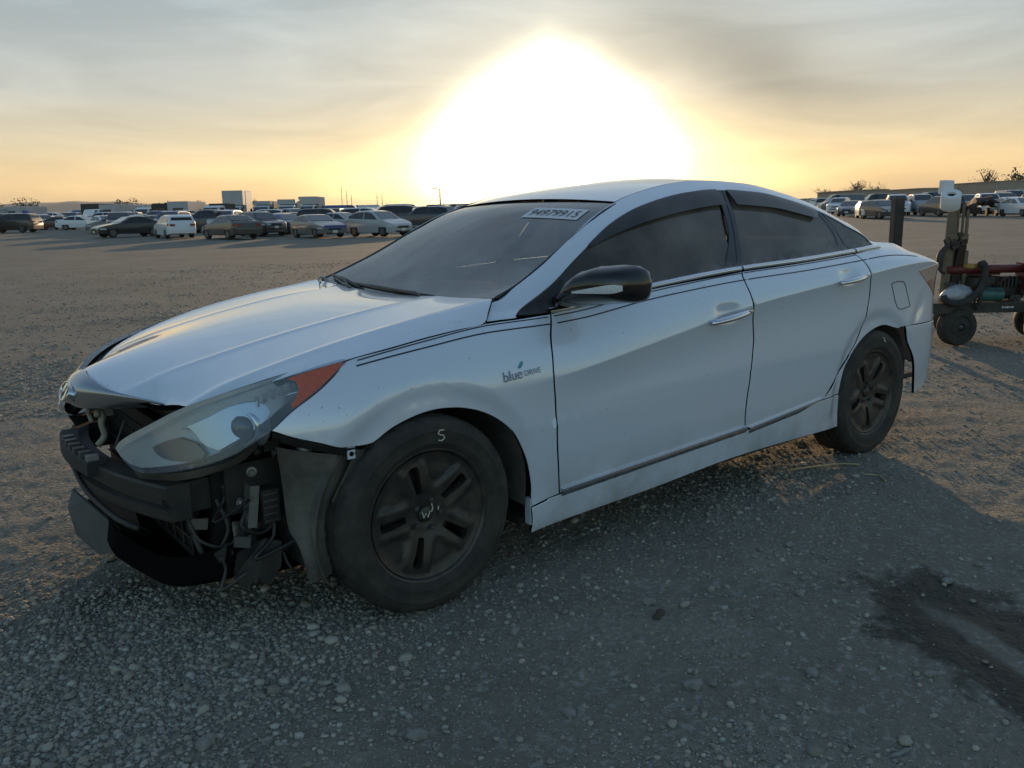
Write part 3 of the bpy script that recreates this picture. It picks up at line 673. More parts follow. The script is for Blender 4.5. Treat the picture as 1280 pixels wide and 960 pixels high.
# door handles
for (x0, z0, x1, z1), dr in (((1.378, .8405, 1.652, .8685), (doorF, doorF_r)), ((2.352, .9425, 2.592, .9615), (doorR, doorR_r))):
    for sy, d in ((1, dr[0]), (-1, dr[1])):
        pts = []; rr = []
        for t in np.linspace(0, 1, 11):
            x = x0+(x1-x0)*t; z = z0+(z1-z0)*t; w = float(F(x, z)); pts.append((x, -sy*(w + .006 + .024*math.sin(math.pi*min(max(t*1.0, .06), .94))**.5), z)); rr.append(.006 + .010*math.sin(math.pi*(.1+.8*t))**.7)
        MB().tube(pts, rr, 10, flat=.75).build('door_handle', CHROME, d, smooth=True)
        MB().lathe([(0, -.003), (.008, -.002), (.009, .004)], 12, (x1-.03, -sy*(float(F(x1, z1))+.028), z1-.004), 'y').build('key_cylinder', BLACK, d, smooth=True)
JEWEL = mat('faceted_clear_lamp', (.80, .81, .82), .2, metal=.2, coat=.5, noise=(150, (.45, .45, .45), .6), bump=(170, .9, .004))
# mirrors
for sy, d in ((1, doorF),):
    rows = []
    for (y, xc, zc_, hx, hz) in ((-.80, .665, .985, .05, .026), (-.835, .672, .995, .058, .034), (-.862, .688, 1.018, .072, .056), (-.90, .710, 1.034, .088, .068), (-.96, .740, 1.045, .100, .072), (-1.02, .765, 1.048, .100, .069), (-1.055, .780, 1.047, .095, .066), (-1.076, .795, 1.044, .078, .054), (-1.088, .808, 1.040, .035, .025)):
        r = []
        for k in range(24):
            q = 2*math.pi*k/24; cx = math.copysign(abs(math.cos(q))**.62, math.cos(q)); cz = math.copysign(abs(math.sin(q))**.66, math.sin(q))
            r.append(Vector((xc + hx*(cx if cx < 0 else cx*.75), sy*y, zc_ + hz*cz*(1.0 - .25*max(0, -cx)))))
        rows.append(r)
    mm = MB().loft(rows, closed=True); mm.f.append(tuple(range(24))); mm.f.append(tuple(len(mm.v)-24+k for k in range(24))[::-1])
    mo = mm.build('door_mirror', TRIM, d, smooth=True, fix=True)
    # turn-signal strip set in the front of the shell
    rr_ = []
    for t in np.linspace(0, 1, 13):
        y = -.905 - .168*t; xc, zc_, hx, hz = [float(pchip([-1.088, -1.076, -1.055, -1.02, -.96, -.90, -.862], c, y)) for c in ([.808, .795, .780, .765, .740, .710, .688], [1.040, 1.044, 1.047, 1.048, 1.045, 1.034, 1.018], [.035, .078, .095, .1, .1, .088, .072], [.025, .054, .066, .069, .072, .068, .056])]
        zz = 1.022 + .018*t; hh = .003 + .0125*min(1, t*1.3)*(1 - .5*max(0, (t-.9)/.1))
        r = []
        for z in (zz-hh, zz-hh*.5, zz+hh*.5, zz+hh):
            qs = np.linspace(0, math.pi/2, 160); cxs = np.cos(qs).clip(1e-6)**.62; zs = hz*np.sin(qs)**.66*(1-.25*cxs); r.append(Vector((xc - hx*float(np.interp(min(abs(z-zc_), hz*.97), zs, cxs)) - .005, sy*y, z)))
        rr_.append(r)
    MB().loft(rr_ if sy == 1 else rr_).build('mirror_indicator', JEWEL, mo, angle=50)
# blue drive badge
bx, bz = OUT['badge'][0]; bx2, bz2 = OUT['badge'][1]; bs = (bz2-bz)/(bx2-bx)
def onside(u, v): 
    x = bx+u; z = bz + .0 + u*bs + v; return Vector((x, -(float(F(x, z)) + .004), z))
BADGE = mat('badge_chrome_blue', (.16, .17, .24), .25, metal=.7)
text('badge_lettering', 'blue', BADGE, car, .050, onside, .0, 1.0)
text('badge_lettering', 'DRIVE', BADGE, car, .027, lambda u, v: onside(.092+u, v+.004), .0, 1.0)
LEAF = mat('badge_leaf', (.05, .30, .38), .3)
MB().add([onside(.070, .036), onside(.078, .033), onside(.092, .044), onside(.095, .057), onside(.083, .051)], [(0, 1, 2, 3, 4)]).build('badge_leaf', LEAF, car)
# --- wheels
def slot_outline(ang, r0, r1, w0, w1):
    P = []
    for (r, w) in ((r0, -w0), (r0+.008, -w0*1.05), (r1-.012, -w1), (r1, -w1*.8), (r1+.003, 0), (r1, w1*.8), (r1-.012, w1), (r0+.008, w0*1.05), (r0, w0)):
        a = ang; P.append((r*math.sin(a) + w*math.cos(a), r*math.cos(a) - w*math.sin(a)))
    return np.array(P)
def make_wheel(x, y, spin, sgn):
    """sgn 1: outer face looks to -y. Mesh of the hub and brake disc with tyre, rim and nuts as children"""
    z0 = .327; k = -1 if sgn == 1 else 1
    w = MB().lathe([(0, k*.030), (.070, k*.030), (.075, k*.015), (.140, k*.010), (.140, -k*.012), (.06, -k*.015), (.06, -k*.12), (0, -k*.12)], 36).build('wheel', STEEL, car, angle=40)
    w.location = (x, y, z0)
    pr = [(.220, .075), (.227, .092), (.235, .099), (.248, .1055), (.251, .1075), (.254, .107), (.270, .110), (.288, .109), (.291, .1105), (.294, .109), (.305, .106), (.312, .104), (.320, .099), (.328, .091), (.3335, .080), (.3355, .066),
          (.3360, .060), (.327, .0585), (.327, .052), (.3364, .0505), (.337, .030), (.3372, .024), (.328, .0225), (.328, .016), (.3374, .0145), (.3375, 0)]
    full = [(r, k*h) for r, h in pr] + [(r, -k*h) for r, h in pr[-2::-1]]
    tb = MB().lathe(full, 144); npf = len(full)
    for q_i, (r, hh) in enumerate(full):
        if r > .3195:
            for kk in range(144):
                if (kk + int(abs(hh)*60)) % 6 == 0 and (abs(hh) > .055 or kk % 2 == 0):
                    v = tb.v[q_i*144+kk]; v.x *= .978; v.z *= .978
    tb.build('tyre', RUBBER, w, angle=35, fix=True)
    # rim barrel with lip
    MB().lathe([(.212, -k*.08), (.206, k*.02), (.212, k*.070), (.219, k*.086), (.227, k*.095), (.232, k*.094), (.229, k*.086), (.221, k*.078)], 64).build('rim_barrel', RIMM, w, smooth=True)
    # face
    holes = [slot_outline(spin + 2*math.pi*i/5, .080, .180, .011, .019) for i in range(5)]
    no = 72; pts = [(.215*math.sin(t), .215*math.cos(t)) for t in np.linspace(0, 2*math.pi, no, endpoint=False)][::-1]
    edges = []; P = list(pts); loops = [list(range(no))]
    for h in holes:
        h = smooth_poly(h, .006, 60); loops.append(list(range(len(P), len(P)+len(h)))); P += [tuple(q) for q in h]
    g = np.array([(r*math.sin(t+r*9), r*math.cos(t+r*9)) for r in np.arange(.012, .213, .0095) for t in np.linspace(0, 2*math.pi, max(6, int(r*660)), endpoint=False)])
    ok = np.ones(len(g), bool)
    for l in loops[1:]: ok &= ~inside(np.array([P[i] for i in l]), g)
    A = np.array(P); g = g[ok]; g = g[[np.min(np.hypot(A[:, 0]-q[0], A[:, 1]-q[1])) > .004 for q in g]]
    for l in loops: edges += [(l[i], l[(i+1) % len(l)]) for i in range(len(l))]
    V, E_, F_, *_ = delaunay_2d_cdt([Vector(p) for p in P] + [Vector(q) for q in g], edges, [], 0, 1e-6)
    V = np.array([tuple(v) for v in V]); keep = []
    for f in F_:
        c = V[list(f)].mean(0)
        if np.hypot(*c) < .2155 and not any(inside(np.array([P[i] for i in l]), c[None])[0] for l in loops[1:]): keep.append(tuple(f))
    rr = np.hypot(V[:, 0], V[:, 1]); an = np.arctan2(V[:, 0], V[:, 1]) - spin
    ph = (an/(2*math.pi/5)) % 1.0; ph = np.minimum(ph, 1-ph)           # 0 at a slot, .5 mid-spoke
    tw = ph*2*math.pi/5*rr                                              # distance from the slot axis
    h = pchip([0, .032, .040, .06, .10, .17, .200, .216], [.056, .056, .060, .064, .074, .083, .080, .086], rr)
    h = h + .0045*np.exp(-((tw-.040)/.012)**2)*sstep(.065, .09, rr)*(1-sstep(.18, .205, rr)) - .008*sstep(.048, .066, tw)*sstep(.095, .115, rr)*(1-sstep(.18, .20, rr))
    vv = [Vector((v[0], k*hh, v[1])) for v, hh in zip(V, h)]
    nf = len(vv); ff = [f if sgn == 1 else f[::-1] for f in keep]
    cnt = set((f[i], f[(i+1) % len(f)]) for f in ff for i in range(len(f)))
    bd = [(i, j) for i, j in cnt if (j, i) not in cnt]; back = {}
    for i, j in bd:
        for q in (i, j):
            if q not in back: back[q] = len(vv); vv.append(vv[q] + Vector((0, -k*.035, 0)))
        ff.append((j, i, back[i], back[j]))
    mesh('rim', vv, ff, RIMM, w, angle=30)
    MB().lathe([(0, k*.070), (.022, k*.069), (.028, k*.064), (.029, k*.055)], 24).build('centre_cap', RIMM, w, smooth=True)
    nut = None
    for i in range(5):
        a = spin + math.pi/5 + 2*math.pi*i/5
        MB().lathe([(0, k*.079), (.008, k*.078), (.010, k*.060)], 8, (.052*math.sin(a), 0, .052*math.cos(a))).build('lug_nut', STEEL, w)
    return w
wf = make_wheel(0, -.795, R(-18), 1); make_wheel(0, .795, R(10), -1)
wr_ = make_wheel(2.795, -.795, R(180), 1); make_wheel(2.795, .795, R(40), -1)
def chalk(pts, par, r=.0022):
    MB().tube([(u, -.1115, v) for u, v in pts], r, 5).build('chalk_mark', CHALK, par)
chalk([(.052, .289), (.036, .291), (.030, .280), (.040, .274), (.050, .272), (.054, .262), (.044, .255), (.030, .258)], wf)
for pts in ([(-.02, .012), (-.014, -.008), (-.006, .006), (.002, -.010), (.010, .010)], [(.018, .035), (.022, .018), (.016, .006)], [(.045, .02), (.043, .008)]):
    MB().tube([(u, -.073, v) for u, v in pts], .0022, 5).build('chalk_mark', CHALK, wf)
chalk([(.040, .296), (.060, .290), (.056, .275)], wr_); chalk([(.058, .289), (.076, .268)], wr_)
# wheel-house liners: arcs round each wheel
for x0, a0, a1 in ((.02, R(-118), R(100)), (2.81, R(-105), R(112))):
    for sy in (1, -1):
        rows = []
        for a in np.linspace(a0, a1, 28):
            x, z = x0 + .402*math.sin(a), .33 + .402*math.cos(a)
            z = max(z, .15); rows.append([Vector((x, -sy*(min(float(F(x, max(z, .2))), .9)-.016), z)), Vector((x, -sy*.72, z+.006)), Vector((x, -sy*.52, z))])
        MB().loft(rows).build('wheel_house_liner', LINER, car, smooth=True)
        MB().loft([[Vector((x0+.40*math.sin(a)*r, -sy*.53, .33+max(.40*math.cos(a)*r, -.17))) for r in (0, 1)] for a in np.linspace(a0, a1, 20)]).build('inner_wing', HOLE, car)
MB().box((1.42, 0, .185), (2.0, 1.66, .03)).build('floor_pan', MATTE, car)
MB().box((3.40, 0, .27), (.75, 1.3, .03)).build('rear_floor', MATTE, car)
# --- headlamps (both)
HLp = OUT['hl']
for sy in (1, -1):
    fl = (lambda o: [o]) 
def both(name, poly, fn, m, par=None, **k):
    a, b = panel(name, poly, fn, m, None, mirror=True, **k)
    pa = par or (car, car); a.parent, b.parent = pa; return a, b
HOUS = mat('grey_headlamp_housing', (.30, .33, .36), .30, metal=.55, noise=(6, (.48, .50, .53), .6))
PLENS = mat('projector_glass', (.05, .06, .075), .12, coat=.8)
REFL = mat('headlamp_reflector', (.68, .70, .73), .14, metal=1)
hl_in = lambda x, z: HLs(x, z) - .055 - .02*np.sin(np.clip((np.asarray(z, float)-.55)/.3, 0, 1)*math.pi)
shr = np.array(HLp); cen = shr.mean(0)
hb = both('headlamp', [tuple(cen + (p-cen)*.985) for p in shr], hl_in, HOUS, step=.03, th=.02)
lens = both('headlamp_lens', HLp, HLs, LENS, hb, step=.028, th=.055, off=.003, roll=.006)
# amber corner, proud of the lens so it reads clear of it
both('amber_reflector', OUT['hl_amber'], HLs, AMBER, hb, step=.03, th=.02, off=.0045)
for sy in (1, -1):
    h = hb[0 if sy == 1 else 1]
    def cyl(name, c, r, d, L_, m, prof=None):
        d = Vector((d[0], d[1]*sy, d[2])).normalized(); c = Vector((c[0], c[1]*sy, c[2]))
        q = d.to_track_quat('X', 'Z').to_matrix()
        mb = MB().lathe(prof or [(r*.9, 0), (r, .004), (r, L_), (r*.92, L_+.003)], 32, axis='x'); mb.v = [q @ v + c for v in mb.v]
        return mb.build(name, m, h, smooth=True)
    D = (-.80, -.58, .02)
    cyl('projector_ring', (-.535, -.708, .690), .062, D, .02, REFL, [(.075, -.03), (.057, .0), (.051, .010), (.046, .008), (.042, -.01)])
    cyl('projector_lens', (-.545, -.716, .690), .050, D, 0, PLENS, [(.042, -.005), (.039, .010), (.029, .019), (.015, .024), (.001, .026)])
    cyl('lamp_bowl', (-.665, -.600, .625), .06, (-.85, -.5, .05), .02, REFL, [(.012, -.045), (.035, -.036), (.056, -.012), (.064, .010), (.067, .012)])
    cyl('lamp_bulb', (-.675, -.606, .625), .06, (-.85, -.5, .05), .02, CHROME, [(.014, -.03), (.013, .0), (.009, .008), (.001, .011)])
    pass
BZ1 = mat('lamp_bezel_dark', (.10, .105, .11), .3, coat=.4); BZ2 = mat('lamp_bezel_bright', (.50, .55, .62), .22, metal=.8)
both('lamp_recess', OUT['hl_bowl'], lambda x, z: HLs(x, z) - .040, BZ1, hb, step=.02, th=.012)
both('projector_shroud', OUT['hl_bowl2'], lambda x, z: HLs(x, z) - .046, BZ2, hb, step=.02, th=.012)
for sy in (1, -1):
    h = hb[0 if sy == 1 else 1]
    # curved inner brow between the two lamps
    br_ = spline([(-.785, -.470*sy, .585), (-.70, -.585*sy, .575), (-.62, -.665*sy, .60), (-.55, -.725*sy, .640)], 14)
    MB().loft([[Vector(p), Vector(p)+Vector((.012, .014*sy, .014)), Vector(p)+Vector((.03, .03*sy, .016))] for p in br_]).build('lamp_brow', REFL, h, smooth=True)
    br_ = spline([(-.42, -.775*sy, .782), (-.36, -.80*sy, .795), (-.315, -.805*sy, .79), (-.33, -.80*sy, .76), (-.37, -.795*sy, .735)], 16)
    MB().tube(br_, .004, 6).build('lamp_rim_line', REFL, h, smooth=True)
    for kk in range(7):
        x = -.50 + .022*kk; y = float(HLs(x, .77+.004*kk)) - .03
        MB().box((x, -sy*y, .772+.008*kk), (.006, .02, .028)).build('lamp_rib', REFL, h)
    # grey tray showing under the lamp
    tr = spline([(-.775, -.455*sy, .505), (-.70, -.56*sy, .518), (-.63, -.655*sy, .548), (-.565, -.722*sy, .590), (-.52, -.75*sy, .64)], 14)
    bt = spline([(-.80, -.47*sy, .560), (-.72, -.575*sy, .553), (-.65, -.66*sy, .575), (-.585, -.735*sy, .605), (-.52, -.765*sy, .655)], 14)
    MB().loft([[Vector(b)+Vector((.05, .04*sy, .0)), Vector(b), Vector(a)+Vector((.0, .0, .004)), Vector(a)+Vector((.03, .03*sy, -.006))] for a, b in zip(tr, bt)]).build('headlamp_tray', LINER, car, angle=30)
# --- grille bar on the nose of the bonnet
gu = [(-.806, 0, .8075), (-.813, -.05, .802), (-.813, -.10, .794), (-.793, -.20, .772), (-.758, -.28, .759), (-.701, -.375, .745), (-.672, -.420, .737)]
gl = [(-.862, 0, .693), (-.850, -.06, .690), (-.825, -.12, .695), (-.776, -.20, .700), (-.735, -.27, .706), (-.690, -.35, .714), (-.668, -.418, .728)]
a_ = spline(gu, 20); b_ = spline(gl, 20); rows = []
allr = [(a, b) for a, b in zip(a_, b_)]
allr = [(a*np.array([1, -1, 1]), b*np.array([1, -1, 1])) for a, b in allr[:0:-1]] + allr
for a, b in allr:
    a, b = Vector(a), Vector(b); f = 1 - (abs(a.y)/.42); r = []
    for t in (0, .04, .2, .4, .6, .8, .94, 1.0):
        r.append(a.lerp(b, t) + Vector((-.030*math.sin(math.pi*t)**.8*(.25 + f*.9), 0, .012*math.sin(math.pi*t)*(.3+f))))
    r.append(r[-1] + Vector((.035, 0, .004))); rows.append(r)
gb = MB().loft(rows).build('grille_bar', SATIN, car, angle=50, fix=True)
# oval badge with a slanted letter
ec = Vector((-.8755, 0, .742)); en = Vector((-.90, 0, .44)).normalized(); eu = Vector((0, 1, 0)); ev = en.cross(eu); ev = ev if ev.z > 0 else -ev
def ep(u, v, d=0): return ec + Vector((0, -1, 0))*u + ev*v + en*d
EB = MB(); ring = [[ep(math.cos(q)*.0615*s, math.sin(q)*.0335*s, d) for q in np.linspace(0, 2*math.pi, 41)] for s, d in ((1.05, -.02), (1.04, .003), (1.0, .006), (.90, .005), (.89, .001), (.5, .0005), (.01, .0005))]
EB.loft(ring[:5]); eo = EB.build('emblem_ring', CHROME, car, smooth=True)
MB().loft(ring[4:]).build('emblem_field', TRIM, car, smooth=True)
def bar2(pts, ws_): 
    mb = MB(); rows = []
    for (u, v), w in zip(pts, ws_): rows.append([ep(u-w, v, .001), ep(u-w*.6, v, .005), ep(u+w*.6, v, .005), ep(u+w, v, .001)])
    return mb.loft(rows).build('emblem_letter', CHROME, car, angle=60)
bar2([(-.036, -.024), (-.024, -.008), (-.019, .006), (-.012, .028)], [.004, .0075, .0078, .007])
bar2([(.012, -.028), (.019, -.006), (.024, .008), (.036, .024)], [.007, .0078, .0075, .004])
MB().loft([[ep(u, v-.0045, .002), ep(u, v, .0052), ep(u, v+.0045, .002)] for u, v in ((-.024, -.006), (-.01, -.003), (.01, .003), (.024, .006))]).build('emblem_letter', CHROME, car, angle=60)
# --- bare nose: beam, foam, core, shields
def bx_(y): return -.866 + .335*y*y
rows = []
for y in np.linspace(-.60, .60, 40):
    x = bx_(y); rows.append([Vector((x+.07, y, .522)), Vector((x+.006, y, .522)), Vector((x, y, .514)), Vector((x+.002, y, .480)), Vector((x+.020, y, .474)), Vector((x+.020, y, .452)), Vector((x, y, .446)), Vector((x+.002, y, .414)), Vector((x+.008, y, .408)), Vector((x+.07, y, .408))])
bm2 = MB().loft(rows); bm2.f += [tuple(range(10)), tuple(390+k for k in range(10))[::-1]]
bm2.build('bumper_beam', MATTE, car, angle=30, fix=True)
for sy in (1, -1): MB().box((-.60, sy*.52, .465), (.30, .09, .10)).build('crash_box', MATTE, car)
FOAM = mat('dark_foam_block', (.032, .031, .030), .85, bump=(90, .3, .003))
fr = [[Vector((bx_(y)+.035, y, .538)), Vector((bx_(y)-.020, y, .538)), Vector((bx_(y)-.028, y, .530)), Vector((bx_(y)-.030, y, .492)), Vector((bx_(y)-.004, y, .486))] for y in np.linspace(-.215, .33, 14)]
fm = MB().loft(fr); fm.f += [tuple(range(5)), tuple(65+k for k in range(5))[::-1]]
foam = fm.build('absorber_foam', FOAM, car, angle=30, fix=True)
for i in range(6):
    y = -.19 + .068*i; MB().box((bx_(y)-.002, y, .546), (.036, .030, .018)).build('foam_tooth', ALLOY if i in (0,) else STEEL, car)
MB().tube(spline([(bx_(y)-.008, y, .475 - .0*y) for y in (.40, .25, .1)] + [(-.868, -.1, .412), (-.838, -.35, .378), (-.80, -.46, .365)], 18), .010, 6).build('lower_rail', MATTE, car, smooth=True)
MB().loft([[Vector((bx_(y)+.012, y, .405)), Vector((bx_(y)+.02, y, .36)), Vector((bx_(y)+.05, y, .33))] for y in np.linspace(-.42, .5, 16)]).build('lower_grille_lip', BLACK, car, smooth=True)
sh = [(-.872, .14, .357), (-.897, .12, .30), (-.882, .11, .192), (-.836, .0, .140), (-.811, -.10, .172), (-.794, -.15, .271), (-.828, -.05, .309), (-.85, .06, .33)]
SHM = mat('grey_plastic_shield', (.085, .085, .085), .7, noise=(8, (.14, .13, .115), .7))
so = Vector((-.02, -.01, 0)); shv = [Vector(p) for p in sh] + [Vector(p)+Vector((.008, .004, 0)) for p in sh]; ns_ = len(sh)
mesh('hanging_shield', shv, [tuple(range(ns_)), tuple(range(2*ns_-1, ns_-1, -1))] + [(i, ns_+i, ns_+(i+1) % ns_, (i+1) % ns_) for i in range(ns_)], SHM, car)
ut = []
for y in np.linspace(-.70, .70, 24):
    x = float(pchip([0, .2, .3, .4, .55, .72], [-.80, -.815, -.765, -.735, -.69, -.585], abs(y))); z = float(pchip([0, .2, .3, .4, .55, .72], [.20, .19, .150, .140, .170, .24], abs(y)))
    ut.append([Vector((x, y, z+.10)), Vector((x-.012, y, z+.012)), Vector((x, y, z)), Vector((x+.06, y, z-.006)), Vector((-.42, y*.85, .155)), Vector((.35, y*.85, .155))])
MB().loft(ut).build('undertray', HOLE, car, angle=40)
FIN = mat('radiator_fins', (.015, .015, .015), .6, metal=.4, bump=(300, .5, .002))
MB().box((-.58, 0, .46), (.05, 1.16, .50)).build('radiator', FIN, car)
MB().box((-.645, 0, .44), (.02, 1.02, .40)).build('condenser', FIN, car)
for k in range(9): MB().box((-.66, 0, .27+.04*k), (.006, 1.0, .006)).build('condenser_tube', STEEL if k % 4 == 1 else FIN, car)
MB().box((-.58, 0, .69), (.10, .86, .035)).build('radiator_support', MATTE, car)
MB().box((-.12, 0, .50), (.80, 1.0, .42)).build('engine', HOLE, car)  # plain dark box added to block light through the engine bay
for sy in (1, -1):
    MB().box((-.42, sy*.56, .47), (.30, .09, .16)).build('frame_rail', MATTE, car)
    MB().box((-.27, sy*.545, .60), (.44, .03, .26)).build('inner_fender_blocker', HOLE, car)  # dark wall added beside the bay to keep light out
HOSE = mat('pale_hose', (.30, .27, .20), .5)
MB().tube(spline([(-.800, -.06, .654), (-.79, -.04, .667), (-.781, -.05, .652), (-.787, -.05, .621), (-.782, -.05, .578), (-.808, -.05, .548)], 16), .011, 8).build('bonnet_latch_cable', HOSE, car, smooth=True)
MB().tube(spline([(-.806, .05, .66), (-.80, .06, .635), (-.795, .05, .61)], 8), .009, 6).build('latch_spring', HOSE, car, smooth=True)
MB().box((-.76, -.02, .66), (.03, .05, .03)).build('bonnet_latch', ALLOY, car)
MB().tube([(-.73, -.12, .636), (-.77, -.12, .547)], .003, 5).build('prop_rod', STEEL, car)
CABLE = mat('dusty_cable', (.055, .052, .045), .7)
for pts, r in (([(-.66, -.50, .36), (-.644, -.55, .273), (-.622, -.55, .239), (-.562, -.55, .25), (-.518, -.55, .306), (-.467, -.56, .40), (-.46, -.56, .5)], .009),
               ([(-.46, -.62, .46), (-.452, -.60, .373), (-.489, -.60, .306), (-.462, -.60, .243), (-.394, -.60, .233), (-.36, -.6, .26)], .010),
               ([(-.60, -.60, .45), (-.58, -.63, .36), (-.60, -.60, .27), (-.52, -.58, .20)], .006), ([(-.68, -.56, .40), (-.66, -.60, .33), (-.58, -.62, .30), (-.50, -.62, .38)], .005)):
    MB().tube(spline(pts, 24), r, 7).build('hanging_cable', CABLE, car, smooth=True)
vs = MB().box((-.502, -.625, .415), (.030, .05, .135), Matrix.Rotation(R(8), 3, 'Y')).build('horn_bracket', ALLOY, car)
MB().box((-.45, -.62, .41), (.055, .09, .11)).build('intercooler_pipe_box', MATTE, car)
for k in range(5): MB().box((-.4535, -.667, .365+.022*k), (.045, .006, .006)).build('box_rib', STEEL, car)
MB().lathe([(.001, 0), (.02, .002), (.024, .02), (.03, .03)], 16, (-.535, -.60, .33), 'x').build('fog_lamp_socket', STEEL, car, smooth=True)
MB().lathe([(.001, -.02), (.022, -.02), (.026, .0), (.026, .06), (.018, .07)], 18, (-.362, -.752, .565), 'z').build('washer_bottle_neck', ALLOY, car, smooth=True)
MB().tube([(-.345, -.77, .578), (-.318, -.80, .568), (-.288, -.83, .562)], [.010, .007, .006], 6).build('bumper_clip', STEEL, car, smooth=True)
# clutter behind the missing bumper: brackets, clips, bolts, bits of torn plastic
cl = random.Random(31)
for k in range(26):
    x, y, z = cl.uniform(-.66, -.40), -cl.uniform(.50, .71), cl.uniform(.26, .60); rot = Matrix.Rotation(cl.uniform(-1, 1), 3, 'Z') @ Matrix.Rotation(cl.uniform(-.6, .6), 3, 'Y')
    if k % 3 == 0:
        b = MB().box((0, 0, 0), (.05, .008, .035)).box((.02, .012, .0), (.012, .024, .030)); b.v = [rot @ v + Vector((x, y, z)) for v in b.v]; b.build('mount_bracket', [MATTE, STEEL, LINER][k % 9 // 3], car)
    elif k % 3 == 1:
        b = MB().lathe([(.001, -.008), (.008, -.008), (.010, 0), (.016, .001), (.016, .004), (.001, .004)], 10); b.v = [rot @ v + Vector((x, y, z)) for v in b.v]; b.build('bolt', STEEL if k % 2 else ALLOY, car)
    else:
        a = Vector((x, y, z)); pts = [a, a + Vector((cl.uniform(-.04, .04), cl.uniform(-.03, .03), -.05)), a + Vector((cl.uniform(-.09, .09), cl.uniform(-.04, .04), -.10)), a + Vector((cl.uniform(-.12, .12), cl.uniform(-.04, .04), -.06))]
        MB().tube(spline(pts, 14), cl.uniform(.003, .008), 6).build('loose_wire', CABLE if k % 2 else HOSE if k == 5 else BLACK, car, smooth=True)
tpz = [(-.585, -.70, .30), (-.60, -.69, .22), (-.575, -.705, .175), (-.53, -.72, .21), (-.50, -.725, .18), (-.46, -.73, .23), (-.45, -.725, .31), (-.50, -.715, .33)]
tv = [Vector(p) for p in tpz] + [Vector(p)+Vector((.004, .006, 0)) for p in tpz]
mesh('torn_plastic', tv, [tuple(range(8)), tuple(range(15, 7, -1))] + [(i, 8+i, 8+(i+1) % 8, (i+1) % 8) for i in range(8)], BLACK, car)
for k in range(5):
    y = -.16 - .09*k; MB().tube([(-.66, y, .26), (-.665, y-.01, .40), (-.655, y, .62)], .004, 5).build('grille_stay', MATTE, car)
# plastic splash guard hanging in front of the tyre
L_ = spline([(-.443, -.72, .615), (-.425, -.70, .5), (-.422, -.72, .34), (-.409, -.76, .293), (-.396, -.79, .176)], 14)
R_ = spline([(-.300, -.845, .590), (-.324, -.825, .473), (-.336, -.805, .402), (-.358, -.80, .246), (-.366, -.80, .182)], 14)
for sy in (1, -1):
    rows = []
    for a, b in zip(L_, R_):
        a, b = Vector(a), Vector(b); a.y *= sy; b.y *= sy
        rows.append([a + Vector((.03, .05*sy, 0)), a] + [a.lerp(b, t) + Vector((-.012*math.sin(math.pi*t), -.008*sy*math.sin(math.pi*t), 0)) for t in (.25, .5, .75)] + [b, b + Vector((.05, .015*sy, 0))])
    MB().loft(rows).build('splash_guard', LINER, car, angle=35)
    # turned flange under the fender with a bolt tab
    fl_ = spline([(-.4909, -.821*sy, .690), (-.4506, -.8386*sy, .671), (-.408, -.853*sy, .653), (-.352, -.868*sy, .634), (-.299, -.872*sy, .613), (-.25, -.87*sy, .608)], 14)
    MB().loft([[Vector(p), Vector(p)+Vector((.004, .018*sy, -.026)), Vector(p)+Vector((.012, .05*sy, -.034))] for p in fl_]).build('fender_flange', MATTE, car, smooth=True)
    t_ = MB().box((-.262, -.862*sy, .592), (.026, .006, .040)).build('bolt_tab', PAINT, car)
    MB().lathe([(.001, -.004*sy), (.006, -.004*sy), (.008, .002*sy)], 10, (-.262, -.866*sy, .588)).build('bolt_hole', HOLE, t_)
    MB().box((.437, -.868*sy, .235), (.014, .03, .10)).build('rocker_end', PAINT, car)
    wl = spline([(-.246, -.868*sy, .60), (-.284, -.85*sy, .52), (-.325, -.835*sy, .44)], 8)
    MB().loft([[Vector(p), Vector(p)+Vector((.028, -.004*sy, -.006)), Vector(p)+Vector((.032, .03*sy, -.006))] for p in wl]).build('liner_edge', LINER, car, smooth=True)
# --- cabin: dashboard, wheel, seats
rows = []
for y in np.linspace(-.70, .70, 19):
    k = .02*math.cos(y*4); rows.append([Vector((.46, y, .96)), Vector((.70, y, .985+k)), Vector((.88, y, .985+k)), Vector((.96, y, .95)), Vector((.98, y, .80)), Vector((.92, y, .55))])
MB().loft(rows).build('dashboard', DASHM, car, angle=50)
def seat(x, y, w, name='front_seat'):
    b = MB()
    rows = []
    for (px, pz, hw) in ((0, .30, .9), (.02, .52, .95), (.10, .57, 1), (.42, .53, 1), (.50, .58, 1), (.58, .80, 1), (.66, 1.05, .93), (.70, 1.12, .8), (.76, 1.10, .78), (.70, .8, 1), (.64, .5, 1), (.6, .3, .9)):
        rows.append([Vector((x+px, y+w*hw*s, pz - .02*s*s)) for s in np.linspace(-1, 1, 7)])
    m_ = b.loft(rows, ).build(name, SEATM, car, smooth=True)
    return m_
for y in (-.37, .37):
    s_ = seat(1.12, y, .25)
    MB().box((1.86, y, 1.20), (.10, .26, .17), Matrix.Rotation(R(12), 3, 'Y')).build('headrest', SEATM, s_)
seat(2.05, 0, .62, 'rear_seat')
sw = MB().tube([Vector((1.02 + .08*math.sin(q)*.0 - .07*math.cos(q)*1, -.37 + .18*math.sin(q), .93 + .165*math.cos(q))) for q in np.linspace(0, 2*math.pi, 29)], .014, 8, caps=False).build('steering_wheel', BLACK, car, smooth=True)
MB().box((1.0, -.37, .93), (.04, .30, .06)).build('steering_boss', BLACK, sw)
MB().box((2.78, 0, 1.07), (.35, 1.2, .02)).build('parcel_shelf', DASHM, car)
MB().box((1.16, 0, 1.29), (.03, .20, .055), Matrix.Rotation(R(-20), 3, 'Y')).build('rear_view_mirror', BLACK, car)

